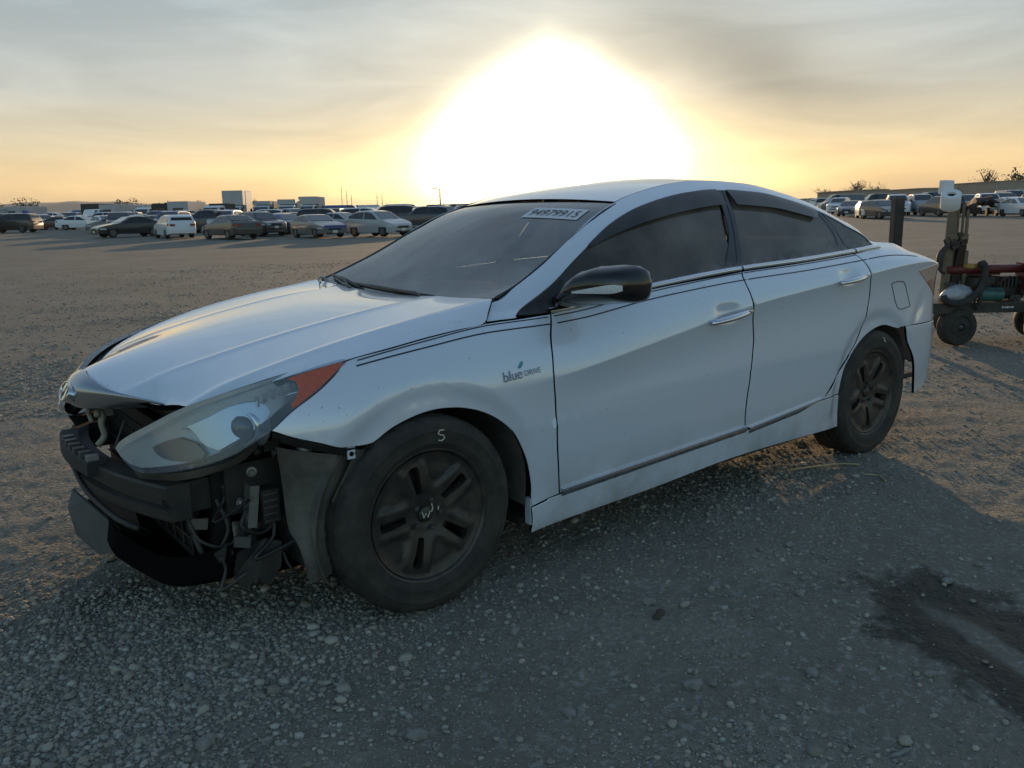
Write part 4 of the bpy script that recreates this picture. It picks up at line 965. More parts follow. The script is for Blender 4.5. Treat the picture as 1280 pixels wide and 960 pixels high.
# ------------------------------------------------------------------ ground
def rise(d):
    d = np.asarray(d, float); return .010*np.clip(d-42, 0, 150) + .002*np.maximum(d-192, 0)          # the lot climbs gently away
def vnoise(x, y, seed=0):
    """smooth value noise on numpy arrays"""
    rs = np.random.RandomState(seed); T = rs.rand(256, 256); xi = np.floor(x).astype(int); yi = np.floor(y).astype(int); fx = x-xi; fy = y-yi
    fx = fx*fx*(3-2*fx); fy = fy*fy*(3-2*fy); g = lambda a, b: T[a % 256, b % 256]
    return (g(xi, yi)*(1-fx)+g(xi+1, yi)*fx)*(1-fy) + (g(xi, yi+1)*(1-fx)+g(xi+1, yi+1)*fx)*fy - .5
def relief(x, y):
    h = .020*vnoise(x*1.1, y*1.1, 1) + .018*vnoise(x*3.1+y, y*3.1, 2) + .012*vnoise(x*9, y*9, 3) + .007*vnoise(x*26, y*26, 4) + .004*vnoise(x*60, y*60, 5)
    # wheel ruts pressed into the dirt
    s = (x*.80 - y*.60); h = h - .012*np.exp(-((s-.6)/.16)**2)*(.6+vnoise(x*2, y*2, 8)) - .012*np.exp(-((s-1.5)/.16)**2)*(.6+vnoise(x*2, y*2, 8))
    return h
cx0, cy0 = CAM.x, CAM.y
def gh(x, y):
    d = np.hypot(np.asarray(x, float)-cx0, np.asarray(y, float)-cy0)
    return relief(x, y)*np.clip(1.25-d/14, .12, 1) - .008 + rise(d)
# polar grid round the spot under the viewpoint: fine near, coarse far, out to the horizon
rad = np.concatenate([[.01, .5, 1.0], np.geomspace(1.3, 14, 300), np.geomspace(14.5, 90, 110), np.geomspace(95, 9000, 40)])
az = np.concatenate([np.linspace(R(-2), R(80), 430), np.linspace(R(82), R(356), 60)])
RA, AZ = np.meshgrid(rad, az, indexing='ij'); X = cx0+RA*np.sin(AZ); Y = cy0+RA*np.cos(AZ); Z = gh(X, Y)
nr, na = X.shape; V = np.stack([X, Y, Z], -1).reshape(-1, 3)
i, j = np.meshgrid(np.arange(nr-1), np.arange(na), indexing='ij'); j2 = (j+1) % na
Fq = np.stack([i*na+j, (i+1)*na+j, (i+1)*na+j2, i*na+j2], -1).reshape(-1, 4)[:, ::-1]
me = bpy.data.meshes.new('gravel_ground'); me.from_pydata(V.tolist(), [], Fq.tolist()); me.update(); me.shade_smooth()
def ground_mat():
    m = bpy.data.materials.new('gravel_dirt'); m.use_nodes = True; nt = m.node_tree; N = nt.nodes; L = nt.links; b = N['Principled BSDF']
    def n(t, **k):
        x = N.new(t)
        for a, c in k.items(): setattr(x, a, c)
        return x
    tc = n('ShaderNodeTexCoord'); P = tc.outputs['Object']
    def noise(s, d=5, r=.6, v=None):
        x = n('ShaderNodeTexNoise'); x.inputs['Scale'].default_value = s; x.inputs['Detail'].default_value = d; x.inputs['Roughness'].default_value = r; L.new(v or P, x.inputs['Vector']); return x.outputs[0]
    def rng(v, a, c, lo=0, hi=1):
        x = n('ShaderNodeMapRange'); x.inputs[1].default_value = a; x.inputs[2].default_value = c; x.inputs[3].default_value = lo; x.inputs[4].default_value = hi; L.new(v, x.inputs[0]); return x.outputs[0]
    def mix(f, a, c):
        x = n('ShaderNodeMix', data_type='RGBA')
        if isinstance(f, float): x.inputs['Factor'].default_value = f
        else: L.new(f, x.inputs['Factor'])
        for s, v in (('A', a), ('B', c)):
            if isinstance(v, tuple): x.inputs[s].default_value = (*v, 1)
            else: L.new(v, x.inputs[s])
        return x.outputs['Result']
    def mth(op, a, c):
        x = n('ShaderNodeMath', operation=op)
        for q, v in enumerate((a, c)):
            if isinstance(v, (int, float)): x.inputs[q].default_value = v
            else: L.new(v, x.inputs[q])
        return x.outputs[0]
    base = mix(rng(noise(.45, 7, .68), .36, .64), (.175, .158, .120), (.30, .278, .220))
    base = mix(rng(noise(2.3, 8, .7), .38, .68, 0, .85), base, (.19, .172, .132))
    vor = n('ShaderNodeTexVoronoi'); vor.inputs['Scale'].default_value = 48; L.new(P, vor.inputs['Vector'])
    base = mix(rng(vor.outputs['Distance'], .15, .5, .0, .35), base, (.13, .12, .10))
    base = mix(rng(noise(40, 3, .5), .55, .72, 0, .55), base, (.42, .40, .36))
    # oily wet stain with a dry pale middle, near the right foreground
    def spot(c, rx, ry, rot, wob, s=3.0):
        mp = n('ShaderNodeMapping', vector_type='TEXTURE'); mp.inputs['Location'].default_value = (*c, 0); mp.inputs['Rotation'].default_value = (0, 0, rot); mp.inputs['Scale'].default_value = (rx, ry, 1e3); L.new(P, mp.inputs[0])
        ln = n('ShaderNodeVectorMath', operation='LENGTH'); L.new(mp.outputs[0], ln.inputs[0])
        return mth('ADD', ln.outputs['Value'], mth('MULTIPLY', mth('SUBTRACT', noise(s, 6, .65), .5), wob))
    st = spot(STAIN, .62, .30, STAIN_ROT, 1.7, 5.0); dark = rng(st, 1.02, .82)
    pale = rng(spot((STAIN[0]-.03, STAIN[1]+.0), .36, .06, STAIN_ROT, 1.6, 5.0), 1.05, .6, 0, .9)
    s2 = rng(spot(STAIN2, .20, .14, .3, 1.2, 4.0), 1.05, .75, 0, .75)
    dk = mth('MAXIMUM', mth('SUBTRACT', dark, pale), s2); dk = mth('MULTIPLY', dk, .93)
    col = mix(dk, base, (.026, .023, .014)); L.new(col, b.inputs['Base Color'])
    L.new(rng(dk, 0, 1, .92, .55), b.inputs['Roughness']); b.inputs['Specular IOR Level'].default_value = .3
    b1 = n('ShaderNodeBump'); b1.inputs['Strength'].default_value = .8; b1.inputs['Distance'].default_value = .012
    hgt = mth('ADD', mth('MULTIPLY', noise(55, 4, .65), .7), mth('MULTIPLY', mth('SUBTRACT', 1.0, vor.outputs['Distance']), .55)); hgt = mth('ADD', hgt, mth('MULTIPLY', noise(7, 6, .7), 1.6))
    L.new(hgt, b1.inputs['Height']); L.new(b1.outputs[0], b.inputs['Normal'])
    return m
STAIN = (1.16, -2.25); STAIN_ROT = R(66); STAIN2 = (-.80, -.02)
me.materials.append(ground_mat())
gr = link(bpy.data.objects.new('gravel_ground', me)); tag(gr, kind='structure')
# --- loose stones: one countless mass, thick in drifts
ico_v = []; 
bm = bmesh.new(); bmesh.ops.create_icosphere(bm, subdivisions=1, radius=1); ico = np.array([v.co[:] for v in bm.verts]); icf = np.array([[v.index for v in f.verts] for f in bm.faces]); bm.free()
def drift(x, y):
    """how thick the loose stone lies"""
    g = .05 + .9*np.clip(vnoise(x*.9+3, y*.9, 21)-.12, 0, 1) + .5*np.clip(vnoise(x*2.7, y*2.7, 22)-.15, 0, 1)
    g += 1.9*np.exp(-(((x+.60)/.62)**2 + ((y+.62)/.42)**2)) + 1.2*np.exp(-(((x+1.25)/.5)**2 + ((y+.4)/.6)**2)) + .9*np.exp(-(((x-1.9)/.8)**2 + ((y+.7)/.5)**2))
    return g
def scatter(n, rmin, rmax, a0, a1, size, dens_pow=1.0, seed=3):
    rs = np.random.RandomState(seed); out = []
    while sum(len(o) for o in out) < n:
        m_ = n*2; r = np.exp(rs.uniform(math.log(rmin), math.log(rmax), m_)) ; a = rs.uniform(a0, a1, m_); x = cx0+r*np.sin(a); y = cy0+r*np.cos(a)
        ex, ey = x-STAIN[0], y-STAIN[1]; ea = ex*math.cos(STAIN_ROT)+ey*math.sin(STAIN_ROT); eb = -ex*math.sin(STAIN_ROT)+ey*math.cos(STAIN_ROT); wet = np.hypot(ea/.62, eb/.30) < 1.0
        k = (rs.rand(m_) < np.where(wet, .12, 1)) & (rs.rand(m_) < np.clip(drift(x, y)/2.2, .02, 1)**dens_pow); out.append(np.stack([x[k], y[k]], 1))
    return np.concatenate(out)[:n], rs
octv = np.array([(1, 0, 0), (0, 1, 0), (-1, 0, 0), (0, -1, 0), (.2, .1, 1), (0, 0, -1)], float); octf = np.array([(0, 1, 4), (1, 2, 4), (2, 3, 4), (3, 0, 4), (1, 0, 5), (2, 1, 5), (3, 2, 5), (0, 3, 5)])
def stone_mass(name, n, rmin, rmax, smin, smax, seed, a0=R(-2), a1=R(80), ico=ico, icf=icf, even=False):
    P, rs = scatter(n, rmin, rmax, a0, a1, 0, .35 if even else 1, seed); n = len(P)
    s = smin*(smax/smin)**(rs.rand(n)**2.2)
    ax = rs.uniform(.65, 1.35, (n, 3)); ax[:, 2] *= .62
    jit = 1 + .34*(rs.rand(n, len(ico), 1)-.5)
    v = ico[None]*jit*ax[:, None]*s[:, None, None]
    q = rs.uniform(0, 2*math.pi, n); c, s_ = np.cos(q)[:, None], np.sin(q)[:, None]
    t = rs.uniform(-.5, .5, n)[:, None]; vx, vz = v[..., 0]*np.cos(t)-v[..., 2]*np.sin(t), v[..., 0]*np.sin(t)+v[..., 2]*np.cos(t); vy = v[..., 1]
    x = vx*c - vy*s_ + P[:, :1]; y = vx*s_ + vy*c + P[:, 1:]; z = vz + (gh(P[:, 0], P[:, 1]) + .28*s)[:, None]
    V = np.stack([x, y, z], -1).reshape(-1, 3); F_ = (icf[None] + (np.arange(n)*len(ico))[:, None, None]).reshape(-1, 3)
    me = bpy.data.meshes.new(name); me.vertices.add(len(V)); me.vertices.foreach_set('co', V.ravel()); me.loops.add(F_.size); me.loops.foreach_set('vertex_index', F_.ravel().astype(np.int32))
    me.polygons.add(len(F_)); me.polygons.foreach_set('loop_start', np.arange(0, F_.size, 3, dtype=np.int32)); me.update(calc_edges=True); me.validate()
    at = me.attributes.new('tone', 'FLOAT', 'POINT'); at.data.foreach_set('value', np.repeat(rs.rand(n), len(ico)).astype(np.float32))
    me.materials.append(STONE); o = link(bpy.data.objects.new(name, me)); tag(o, kind='stuff'); return o
def stone_mat():
    m = mat('crushed_stone', (.2, .19, .17), .85); nt = m.node_tree; b = nt.nodes['Principled BSDF']
    a = nt.nodes.new('ShaderNodeAttribute'); a.attribute_name = 'tone'; r = nt.nodes.new('ShaderNodeValToRGB'); nt.links.new(a.outputs['Fac'], r.inputs[0]); nt.links.new(r.outputs[0], b.inputs['Base Color'])
    r.color_ramp.elements[0].color = (.20, .185, .15, 1); r.color_ramp.elements[1].color = (.43, .405, .345, 1)
    for p_, c_ in ((.5, (.28, .26, .21)), (.8, (.34, .315, .26))):
        e = r.color_ramp.elements.new(p_); e.color = (*c_, 1)
    return m
STONE = stone_mat()
stone_mass('loose_gravel', 36000, 1.5, 8.0, .0028, .0115, 5)
stone_mass('coarse_gravel', 420, 1.6, 9.0, .010, .022, 6)
stone_mass('far_gravel', 34000, 6.5, 26.0, .006, .019, 9)
stone_mass('fine_grit', 90000, 1.4, 9.0, .0016, .0055, 15, ico=octv, icf=octf, even=True)

# ------------------------------------------------------------------ the lot behind: parked vehicles, buildings, poles, hills
def put(u, depth):
    """ground point at a bearing (u: across the view, in 1/1280 of its width) and a distance"""
    a = (u-640)/1042.42; d = (fw*1.0 + r2*a); d.z = 0; d = d/ (d.dot(Vector((math.sin(YAW), math.cos(YAW), 0))))
    p = Vector((CAM.x, CAM.y, 0)) + d*depth; p.z = float(rise(math.hypot(p.x-CAM.x, p.y-CAM.y))); return p
CG = mat('far_car_glass', (.012, .014, .016), .08, coat=.2)
CG2 = mat('far_windscreen', (.05, .06, .065), .10, coat=.6)
CTY = mat('far_car_tyre', (.018, .017, .016), .8)
CRIM = mat('far_car_rim', (.13, .13, .13), .4, metal=.7)
CHL = mat('far_headlamp', (.55, .57, .60), .15, coat=.6)
CTL = mat('far_tail_lamp', (.28, .02, .015), .25, coat=.5)
CBLK = mat('far_black_trim', (.014, .014, .014), .6)
PC = {k: mat('paint_'+k, v, .35, coat=.7) for k, v in dict(white=(.70, .71, .72), offwhite=(.58, .58, .55), silver=(.36, .37, .38), grey=(.12, .125, .13), dark=(.030, .031, .034), black=(.013, .013, .014),
      blue=(.035, .075, .22), navy=(.022, .030, .06), red=(.17, .018, .014), maroon=(.06, .014, .012), brown=(.055, .042, .030), tan=(.26, .21, .14), green=(.035, .06, .045)).items()}
# side profiles: length, width, bonnet line, roof line (x from the nose), belt height, wheel x
SPEC = dict(
 sedan=dict(L=4.8, W=1.82, top=[(0, .62), (.12, .72), (.6, .84), (1.25, .94), (1.45, .98), (2.25, 1.40), (2.8, 1.45), (3.3, 1.42), (4.05, 1.08), (4.6, 1.06), (4.75, .95), (4.8, .7)], belt=[(1.3, .92), (4.2, 1.0)], wx=(.92, 3.72), wr=.33, gl=(1.5, 4.0)),
 hatch=dict(L=4.3, W=1.78, top=[(0, .62), (.12, .74), (.7, .92), (1.1, 1.0), (1.9, 1.45), (2.5, 1.51), (3.3, 1.47), (3.9, 1.30), (4.2, .98), (4.3, .7)], belt=[(1.1, .94), (4.1, 1.04)], wx=(.85, 3.45), wr=.33, gl=(1.15, 4.1)),
 wagon=dict(L=4.75, W=1.78, top=[(0, .62), (.12, .72), (.6, .84), (1.2, .95), (1.4, 1.0), (2.15, 1.43), (2.7, 1.50), (4.1, 1.49), (4.45, 1.40), (4.68, .98), (4.75, .7)], belt=[(1.3, .93), (4.6, 1.0)], wx=(.92, 3.62), wr=.33, gl=(1.45, 4.6)),
 suv=dict(L=4.8, W=1.92, top=[(0, .78), (.08, .95), (.5, 1.06), (1.2, 1.14), (1.35, 1.18), (2.0, 1.68), (2.5, 1.76), (4.0, 1.75), (4.5, 1.66), (4.72, 1.15), (4.8, .8)], belt=[(1.2, 1.08), (4.7, 1.14)], wx=(.95, 3.75), wr=.38, gl=(1.4, 4.65)),
 coupe=dict(L=4.6, W=1.82, top=[(0, .60), (.12, .70), (.7, .84), (1.35, .95), (1.5, .99), (2.3, 1.36), (2.8, 1.40), (3.3, 1.34), (4.2, 1.04), (4.5, .98), (4.6, .7)], belt=[(1.3, .92), (4.2, 1.0)], wx=(.92, 3.65), wr=.34, gl=(1.5, 4.0)),
 pickup=dict(L=5.5, W=1.95, top=[(0, .85), (.08, 1.02), (.6, 1.10), (1.35, 1.17), (1.5, 1.2), (2.1, 1.74), (2.6, 1.82), (3.3, 1.80), (3.55, 1.68), (3.62, 1.14), (5.4, 1.14), (5.5, 1.0)], belt=[(1.3, 1.12), (3.6, 1.16)], wx=(1.0, 4.4), wr=.39, gl=(1.5, 3.55)),
 van=dict(L=5.4, W=2.0, top=[(0, .75), (.06, .98), (.5, 1.15), (.85, 1.28), (1.5, 2.05), (2.0, 2.15), (5.1, 2.15), (5.35, 2.05), (5.4, .8)], belt=[(.8, 1.25), (2.4, 1.28)], wx=(1.0, 4.2), wr=.36, gl=(.95, 2.3)),
)
def vehicle_kit(kind):
    """prototype meshes of one body type: body, panes, wheels, lamps (x from the nose, centred later)"""
    S = SPEC[kind]; L_, W = S['L'], S['W']; hw = W/2; tx = [t[0] for t in S['top']]; tz = [t[1] for t in S['top']]; bxx = [b[0] for b in S['belt']]; bz_ = [b[1] for b in S['belt']]
    top = lambda x: float(np.interp(x, tx, tz)) if True else 0
    xs = sorted(set([round(x, 3) for x in np.linspace(0, L_, 30)] + [round(t, 3) for t in tx] + [round(w+S['wr']*1.12*math.sin(a), 3) for w in S['wx'] for a in np.linspace(-math.pi/2, math.pi/2, 9)]))
    belt = lambda x: min(top(x), float(np.interp(x, bxx, bz_)))
    plan = lambda x: hw*(1 - .22*max(0, 1-x/.55)**2 - .12*max(0, 1-(L_-x)/.45)**2)
    def sill(x):
        z = .24 + .06*max(0, 1-x/.4) + .08*max(0, 1-(L_-x)/.5)
        for w in S['wx']:
            d = S['wr']*1.12; 
            if abs(x-w) < d: z = max(z, S['wr'] + math.sqrt(max(0, d*d-(x-w)**2)))
        return min(z, belt(x)-.06)
    def tumb(x, z): return plan(x) - .02 - .32*max(0, z-belt(x)) - .10*max(0, z-belt(x))**2
    def half(x):
        b, t, s_, p = belt(x), top(x), sill(x), plan(x); g = t-b
        return [(p-.10, s_), (p-.02, s_), (p, min(.55, s_*.4+b*.6)), (p, b-.10), (p-.02, b-.01), (tumb(x, b+.02), b+.012 if g > .03 else b), (tumb(x, b+g*.5), b+g*.5), (max(.2, tumb(x, t-.05*min(1, g*4))), t-.05*min(1, g*4)), (max(.1, tumb(x, t)-.10), t-.008), (0, t)]
    rows = []
    for x in xs:
        h = half(x); rows.append([Vector((x, -a, z)) for a, z in h] + [Vector((x, a, z)) for a, z in h[-2::-1]])
    mb = MB().loft(rows); n = len(rows[0]); mb.f += [tuple(range(n))[::-1], tuple((len(rows)-1)*n+k for k in range(n))]
    # floor
    k = len(mb.v); mb.f += [(i*n, (i+1)*n, (i+1)*n+n-1, i*n+n-1) for i in range(len(rows)-1)]
    K = {}
    def me(name, b, m, ang=None):
        o = b.build(name, m, None, angle=ang, fix=True); d = o.data; bpy.data.objects.remove(o); return d
    K['body'] = me('body', mb, PC['white'], 32)
    # panes: the side glass split by a pillar, windscreen, rear glass
    g0, g1 = S['gl']; mid = g0 + (g1-g0)*.47
    def pane(x0, x1, sy):
        r = []
        for x in np.linspace(x0, x1, 9):
            b = float(np.interp(x, bxx, bz_))+.03; t = top(x)-.10
            if t > b+.02: r.append([Vector((x, sy*(tumb(x, z)+.006), z)) for z in np.linspace(b, t, 4)])
        return MB().loft(r) if len(r) > 1 else None
    K['side_window'] = [me('side_window', pane(x0, x1, s_), CG) for s_ in (-1, 1) for x0, x1 in ((g0, mid-.04), (mid+.04, g1)) if pane(x0, x1, s_)]
    def slope(xa, xb, up):
        r = []
        for x in np.linspace(xa, xb, 6):
            t = top(x); w = max(.2, tumb(x, t)-.13); r.append([Vector((x-.006*up, y, t+.008)) for y in np.linspace(-w, w, 5)])
        return MB().loft(r)
    iw = [i for i in range(len(tx)-1) if (tz[i+1]-tz[i]) > .3][0] if any((tz[i+1]-tz[i]) > .3 for i in range(len(tx)-1)) else 4
    K['windscreen'] = me('windscreen', slope(tx[iw]+.05, tx[iw+1]-.04, 1), CG2)
    ir = [i for i in range(len(tx)-1) if tz[i]-tz[i+1] > .25 and tx[i] > 2.3]
    K['rear_window'] = me('rear_window', slope(tx[ir[0]]+.05, tx[ir[0]+1]-.08, -1), CG) if ir and kind != 'van' else None
    K['wheel'] = me('wheel', MB().lathe([(.05, -.10), (S['wr']*.62, -.105), (S['wr']*.66, -.12), (S['wr']*.95, -.11), (S['wr'], -.08), (S['wr'], .08), (S['wr']*.95, .11), (.05, .10)], 18), CTY, 40)
    K['rim'] = me('rim', MB().lathe([(.001, .118), (.05, .118), (S['wr']*.3, .108), (S['wr']*.62, .122), (S['wr']*.64, .10)], 10), CRIM, 40)
    z = top(.10); zh = min(z-.06, .82 if W < 1.9 else .92)
    K['headlight'] = [me('headlight', MB().loft([[Vector((x, s_*(plan(x)+.006-d), zz)) for d, zz in ((0, zh-.09), (0, zh-.02), (.10+.1*(.5-x), zh+.03))] for x in (.5, .3, .12)] + [[Vector((-.012, s_*(plan(0)*.98-d), zz)) for d, zz in ((.10, zh-.09), (.10, zh-.03), (.16, zh+.0))], [Vector((-.012, s_*(plan(0)*.98-d), zz)) for d, zz in ((.32, zh-.08), (.32, zh-.04), (.34, zh-.02))]]), CHL, 40) for s_ in (-1, 1)]
    zt = belt(L_-.25)-.02; K['tail_light'] = [me('tail_light', MB().loft([[Vector((x, s_*(plan(x)+.005), z_)) for z_ in (zt-.20, zt-.06)] for x in (L_-.32, L_-.12)] + [[Vector((L_+.012, s_*(plan(L_)*.97-d), z_)) for z_ in (zt-.20, zt-.07)] for d in (.03, .30)]), CTL, 40) for s_ in (-1, 1)]
    K['grille'] = me('grille', MB().box((-.006, 0, zh-.12), (.02, .8, .12)).box((-.006, 0, zh-.36), (.02, 1.1, .10)), CBLK)
    K['licence_plate'] = me('licence_plate', MB().box((-.022, 0, zh-.25), (.01, .31, .16)), PC['offwhite'])
    return K
KITS = {}; KB = {}
def child(name, data, parent, m=None, loc=None, rz=None):
    o = bpy.data.objects.new(name, data); link(o, parent)
    if loc: o.location = loc
    if rz: o.rotation_euler = (0, 0, rz)
    if m: o.material_slots[0].link = 'OBJECT'; o.material_slots[0].material = m
    return o
def vehicle(kind, u, depth, face, colour, label, group=None, parts=2, scale=1.0, z=0, cat=None):
    """face: where its nose points, seen from the viewpoint: 0 right, 90 away, 180 left, 270 towards us"""
    if kind not in KITS: KITS[kind] = vehicle_kit(kind)
    K = KITS[kind]; S = SPEC[kind]; p = put(u, depth)
    t = empty('parked_' + {'suv': 'suv'}.get(kind, kind), p); t.location.z += z
    # view right = (cos YAW, -sin YAW): nose direction for face=0
    t.rotation_euler = (0, 0, -YAW + R(face) + math.pi); t.scale = (scale,)*3
    tag(t, label, cat or {'suv': 'SUV', 'hatch': 'hatchback', 'wagon': 'estate car', 'pickup': 'pickup truck', 'van': 'van', 'coupe': 'car', 'sedan': 'car'}[kind], group)
    off = Vector((-S['L']/2, 0, 0)); m = PC[colour]
    child('body', K['body'], t, m, off)
    child('windscreen', K['windscreen'], t, None, off)
    for d in K['side_window']: child('side_window', d, t, None, off)
    if K['rear_window']: child('rear_window', K['rear_window'], t, None, off)
    if parts >= 1:
        for wx in S['wx']:
            for sy in (-1, 1):
                w = child('wheel', K['wheel'], t, None, off + Vector((wx, sy*(S['W']/2-.13), S['wr'])), 0 if sy == 1 else math.pi)
                if parts >= 2: child('rim', K['rim'], w)
    if parts >= 2:
        for d in K['headlight']: child('headlight', d, t, None, off)
        for d in K['tail_light']: child('tail_light', d, t, None, off)
        child('grille', K['grille'], t, None, off); child('licence_plate', K['licence_plate'], t, None, off)
    return t
GL = 'vehicles parked in rows behind the white sedan'
V_ = vehicle
# nearest row on the left, one by one
V_('suv', 2, 76, 300, 'silver', 'silver car at the left edge of the lot, cut by the picture edge', GL)
V_('suv', 43, 79, 180, 'brown', 'large dark brown SUV seen side-on near the left edge', GL, scale=1.0)
V_('suv', 80, 92, 322, 'white', 'white SUV parked behind the dark brown SUV', GL, scale=.92)
V_('sedan', 93, 91, 200, 'maroon', 'dark red sedan beside the white side-on sedan', GL, scale=.95)
V_('sedan', 127, 88, 1, 'white', 'white sedan seen side-on with its nose to the right', GL)
V_('sedan', 183, 60, 226, 'black', 'black sedan in front of the white estate car', GL)
V_('wagon', 237, 56, 124, 'white', 'white estate car with dark windows, turned away to the left', GL)
V_('sedan', 305, 52, 134, 'dark', 'dark grey sedan to the right of the white estate car', GL)
V_('suv', 342, 57, 312, 'dark', 'dark SUV with sloping bonnet behind the dark grey sedan', GL, scale=.92)
dc = V_('coupe', 410, 52, 308, 'grey', 'dark grey coupe with a blue and white front end', GL)
V_('hatch', 484, 52, 318, 'silver', 'silver hatchback beside the blue-fronted coupe', GL, scale=1.04)
V_('sedan', 371, 60, 318, 'blue', 'blue car half hidden behind the dark coupe', GL)
V_('sedan', 442, 62, 330, 'silver', 'pale silver sedan between the coupe and the silver hatchback, further back', GL)
V_('suv', 492, 74, 200, 'maroon', 'long dark maroon SUV behind the silver hatchback', GL, scale=1.08)
V_('suv', 534, 72, 195, 'dark', 'dark SUV nearest the white sedan\'s windscreen', GL)
V_('hatch', 165, 73, 200, 'grey', 'grey hatchback peeking over the white side-on sedan\'s nose', GL)
V_('sedan', 208, 72, 195, 'silver', 'silver sedan behind the black sedan', GL)
V_('pickup', 282, 68, 170, 'dark', 'dark pickup behind the white estate car', GL)
V_('sedan', 262, 74, 190, 'navy', 'navy sedan just over the white estate car\'s roof', GL)
V_('pickup', 418, 76, 250, 'white', 'white pickup with its bonnet up behind the coupe', GL, scale=.9)
for o in [c for c in dc.children if c.name.startswith('body')]: pass
# blue front wing of the coupe
bp = MB().loft([[Vector((x, -(.915*(1-.22*max(0, 1-x/.55)**2)) - .012, z)) for z in (.52, .64, .76)] for x in (.05, .4, .8)]).loft([[Vector((-.03, y, z)) for z in (.55, .74)] for y in (-.7, 0, .7)])
o = child('blue_front_panel', None, dc); bpy.data.objects.remove(o)
bo = bp.build('blue_front_panel', PC['blue'], dc); bo.location = (-SPEC['coupe']['L']/2, 0, 0)
# plain rows further back: what shows is mostly roofs
names = {'white': 'white', 'silver': 'silver', 'dark': 'dark grey', 'black': 'black', 'grey': 'grey', 'tan': 'tan', 'red': 'red', 'blue': 'blue', 'navy': 'navy', 'offwhite': 'cream', 'maroon': 'maroon', 'green': 'dark green', 'brown': 'brown'}
kname = {'sedan': 'sedan', 'suv': 'SUV', 'hatch': 'hatchback', 'van': 'van', 'pickup': 'pickup', 'wagon': 'estate car', 'coupe': 'coupe'}
rr2 = random.Random(23); seen = {}
LMK = [(10, 'the left picture edge'), (43, 'the dark brown SUV'), (80, 'the white SUV on the left'), (127, 'the white side-on sedan'), (183, 'the black sedan'), (237, 'the white estate car'), (290, 'the dark grey sedan'), (318, 'the tall box truck'), (376, 'the white truck pair'), (410, 'the blue-fronted coupe'), (445, 'the radio masts'), (482, 'the silver hatchback'), (530, 'the windscreen edge'), (560, 'the lamp post')]
LMR = [(1030, 'the sedan roofline'), (1073, 'the left end of the right row'), (1105, 'the white pickup'), (1144, 'the black post'), (1182, 'the paper roll'), (1210, 'the wreck'), (1257, 'the white sedan facing us'), (1290, 'the right picture edge')]
used = set()
def filler(u, depth, where, kinds=('sedan', 'sedan', 'suv', 'hatch', 'pickup', 'suv'), lm=None):
    near = min(lm or LMK, key=lambda t: abs(t[0]-u))[1]
    for _ in range(60):
        k = rr2.choice(kinds); c = rr2.choice(['white', 'white', 'silver', 'dark', 'black', 'grey', 'silver', 'navy', 'offwhite', 'maroon', 'brown', 'blue'])
        lab = f'{names[c]} {kname[k]} in the {where} over {near}'
        if lab not in used: break
    used.add(lab)
    V_(k, u, depth, rr2.choice((0, 180, 270, 300, 320, 200, 150)) + rr2.uniform(-6, 6), c, lab, f'vehicles in the {where}', parts=0 if depth > 90 else 1)
for u in range(152, 470, 21): filler(u + rr2.uniform(-5, 5), rr2.uniform(66, 80), 'gap behind the front left row', ('sedan', 'suv', 'hatch', 'sedan'))
for u in range(162, 560, 18): filler(u + rr2.uniform(-5, 5), rr2.uniform(84, 92), 'first rear left row')
for u in range(96, 560, 25): filler(u + rr2.uniform(-6, 6), rr2.uniform(109, 117), 'tall left row', ('van', 'pickup', 'suv', 'van'))
for u in range(6, 560, 24): filler(u + rr2.uniform(-6, 6), rr2.uniform(96, 106), 'second left row')
for u in range(8, 560, 17): filler(u + rr2.uniform(-5, 5), rr2.uniform(122, 138), 'third left row', ('suv', 'pickup', 'van', 'suv', 'sedan'))
for u in range(12, 600, 15): filler(u + rr2.uniform(-5, 5), rr2.uniform(165, 195), 'farthest left row', ('van', 'pickup', 'suv', 'van'))
# right-hand row
GR = 'vehicles parked in the row on the right'
V_('sedan', 1257, 65, 268, 'white', 'white sedan facing us at the right end of the row', GR)
V_('sedan', 1243, 74, 262, 'white', 'white sedan right behind the one facing us', GR)
V_('suv', 1282, 72, 268, 'silver', 'silver SUV cut by the right edge of the picture', GR)
V_('suv', 1232, 79, 265, 'dark', 'dark SUV beyond the crumpled car on the right', GR, scale=1.05)
V_('pickup', 1212, 78, 255, 'white', 'white pickup beyond the crumpled car on the right', GR)
V_('suv', 1188, 82, 250, 'grey', 'grey SUV behind the white paper roll', GR)
V_('suv', 1158, 72, 92, 'dark', 'dark SUV seen from behind to the right of the black post', GR, scale=.95)
V_('pickup', 1132, 80, 262, 'silver', 'silver pickup to the left of the black post', GR, scale=1.05)
V_('pickup', 1105, 80, 250, 'white', 'white pickup in the middle of the right-hand row', GR, scale=1.05)
V_('hatch', 1087, 68, 275, 'dark', 'dark hatchback over the white sedan\'s rear window', GR)
V_('sedan', 1073, 71, 255, 'white', 'white sedan at the left end of the right-hand row', GR)
V_('sedan', 1050, 80, 240, 'navy', 'navy sedan just above the white sedan\'s C-pillar', GR)
V_('suv', 1036, 92, 240, 'white', 'white SUV roof just above the white sedan\'s roofline', GR)
for u in range(1020, 1290, 16): filler(u + rr2.uniform(-4, 4), rr2.uniform(104, 118), 'back right row', ('suv', 'pickup', 'suv', 'sedan', 'van'), LMR)
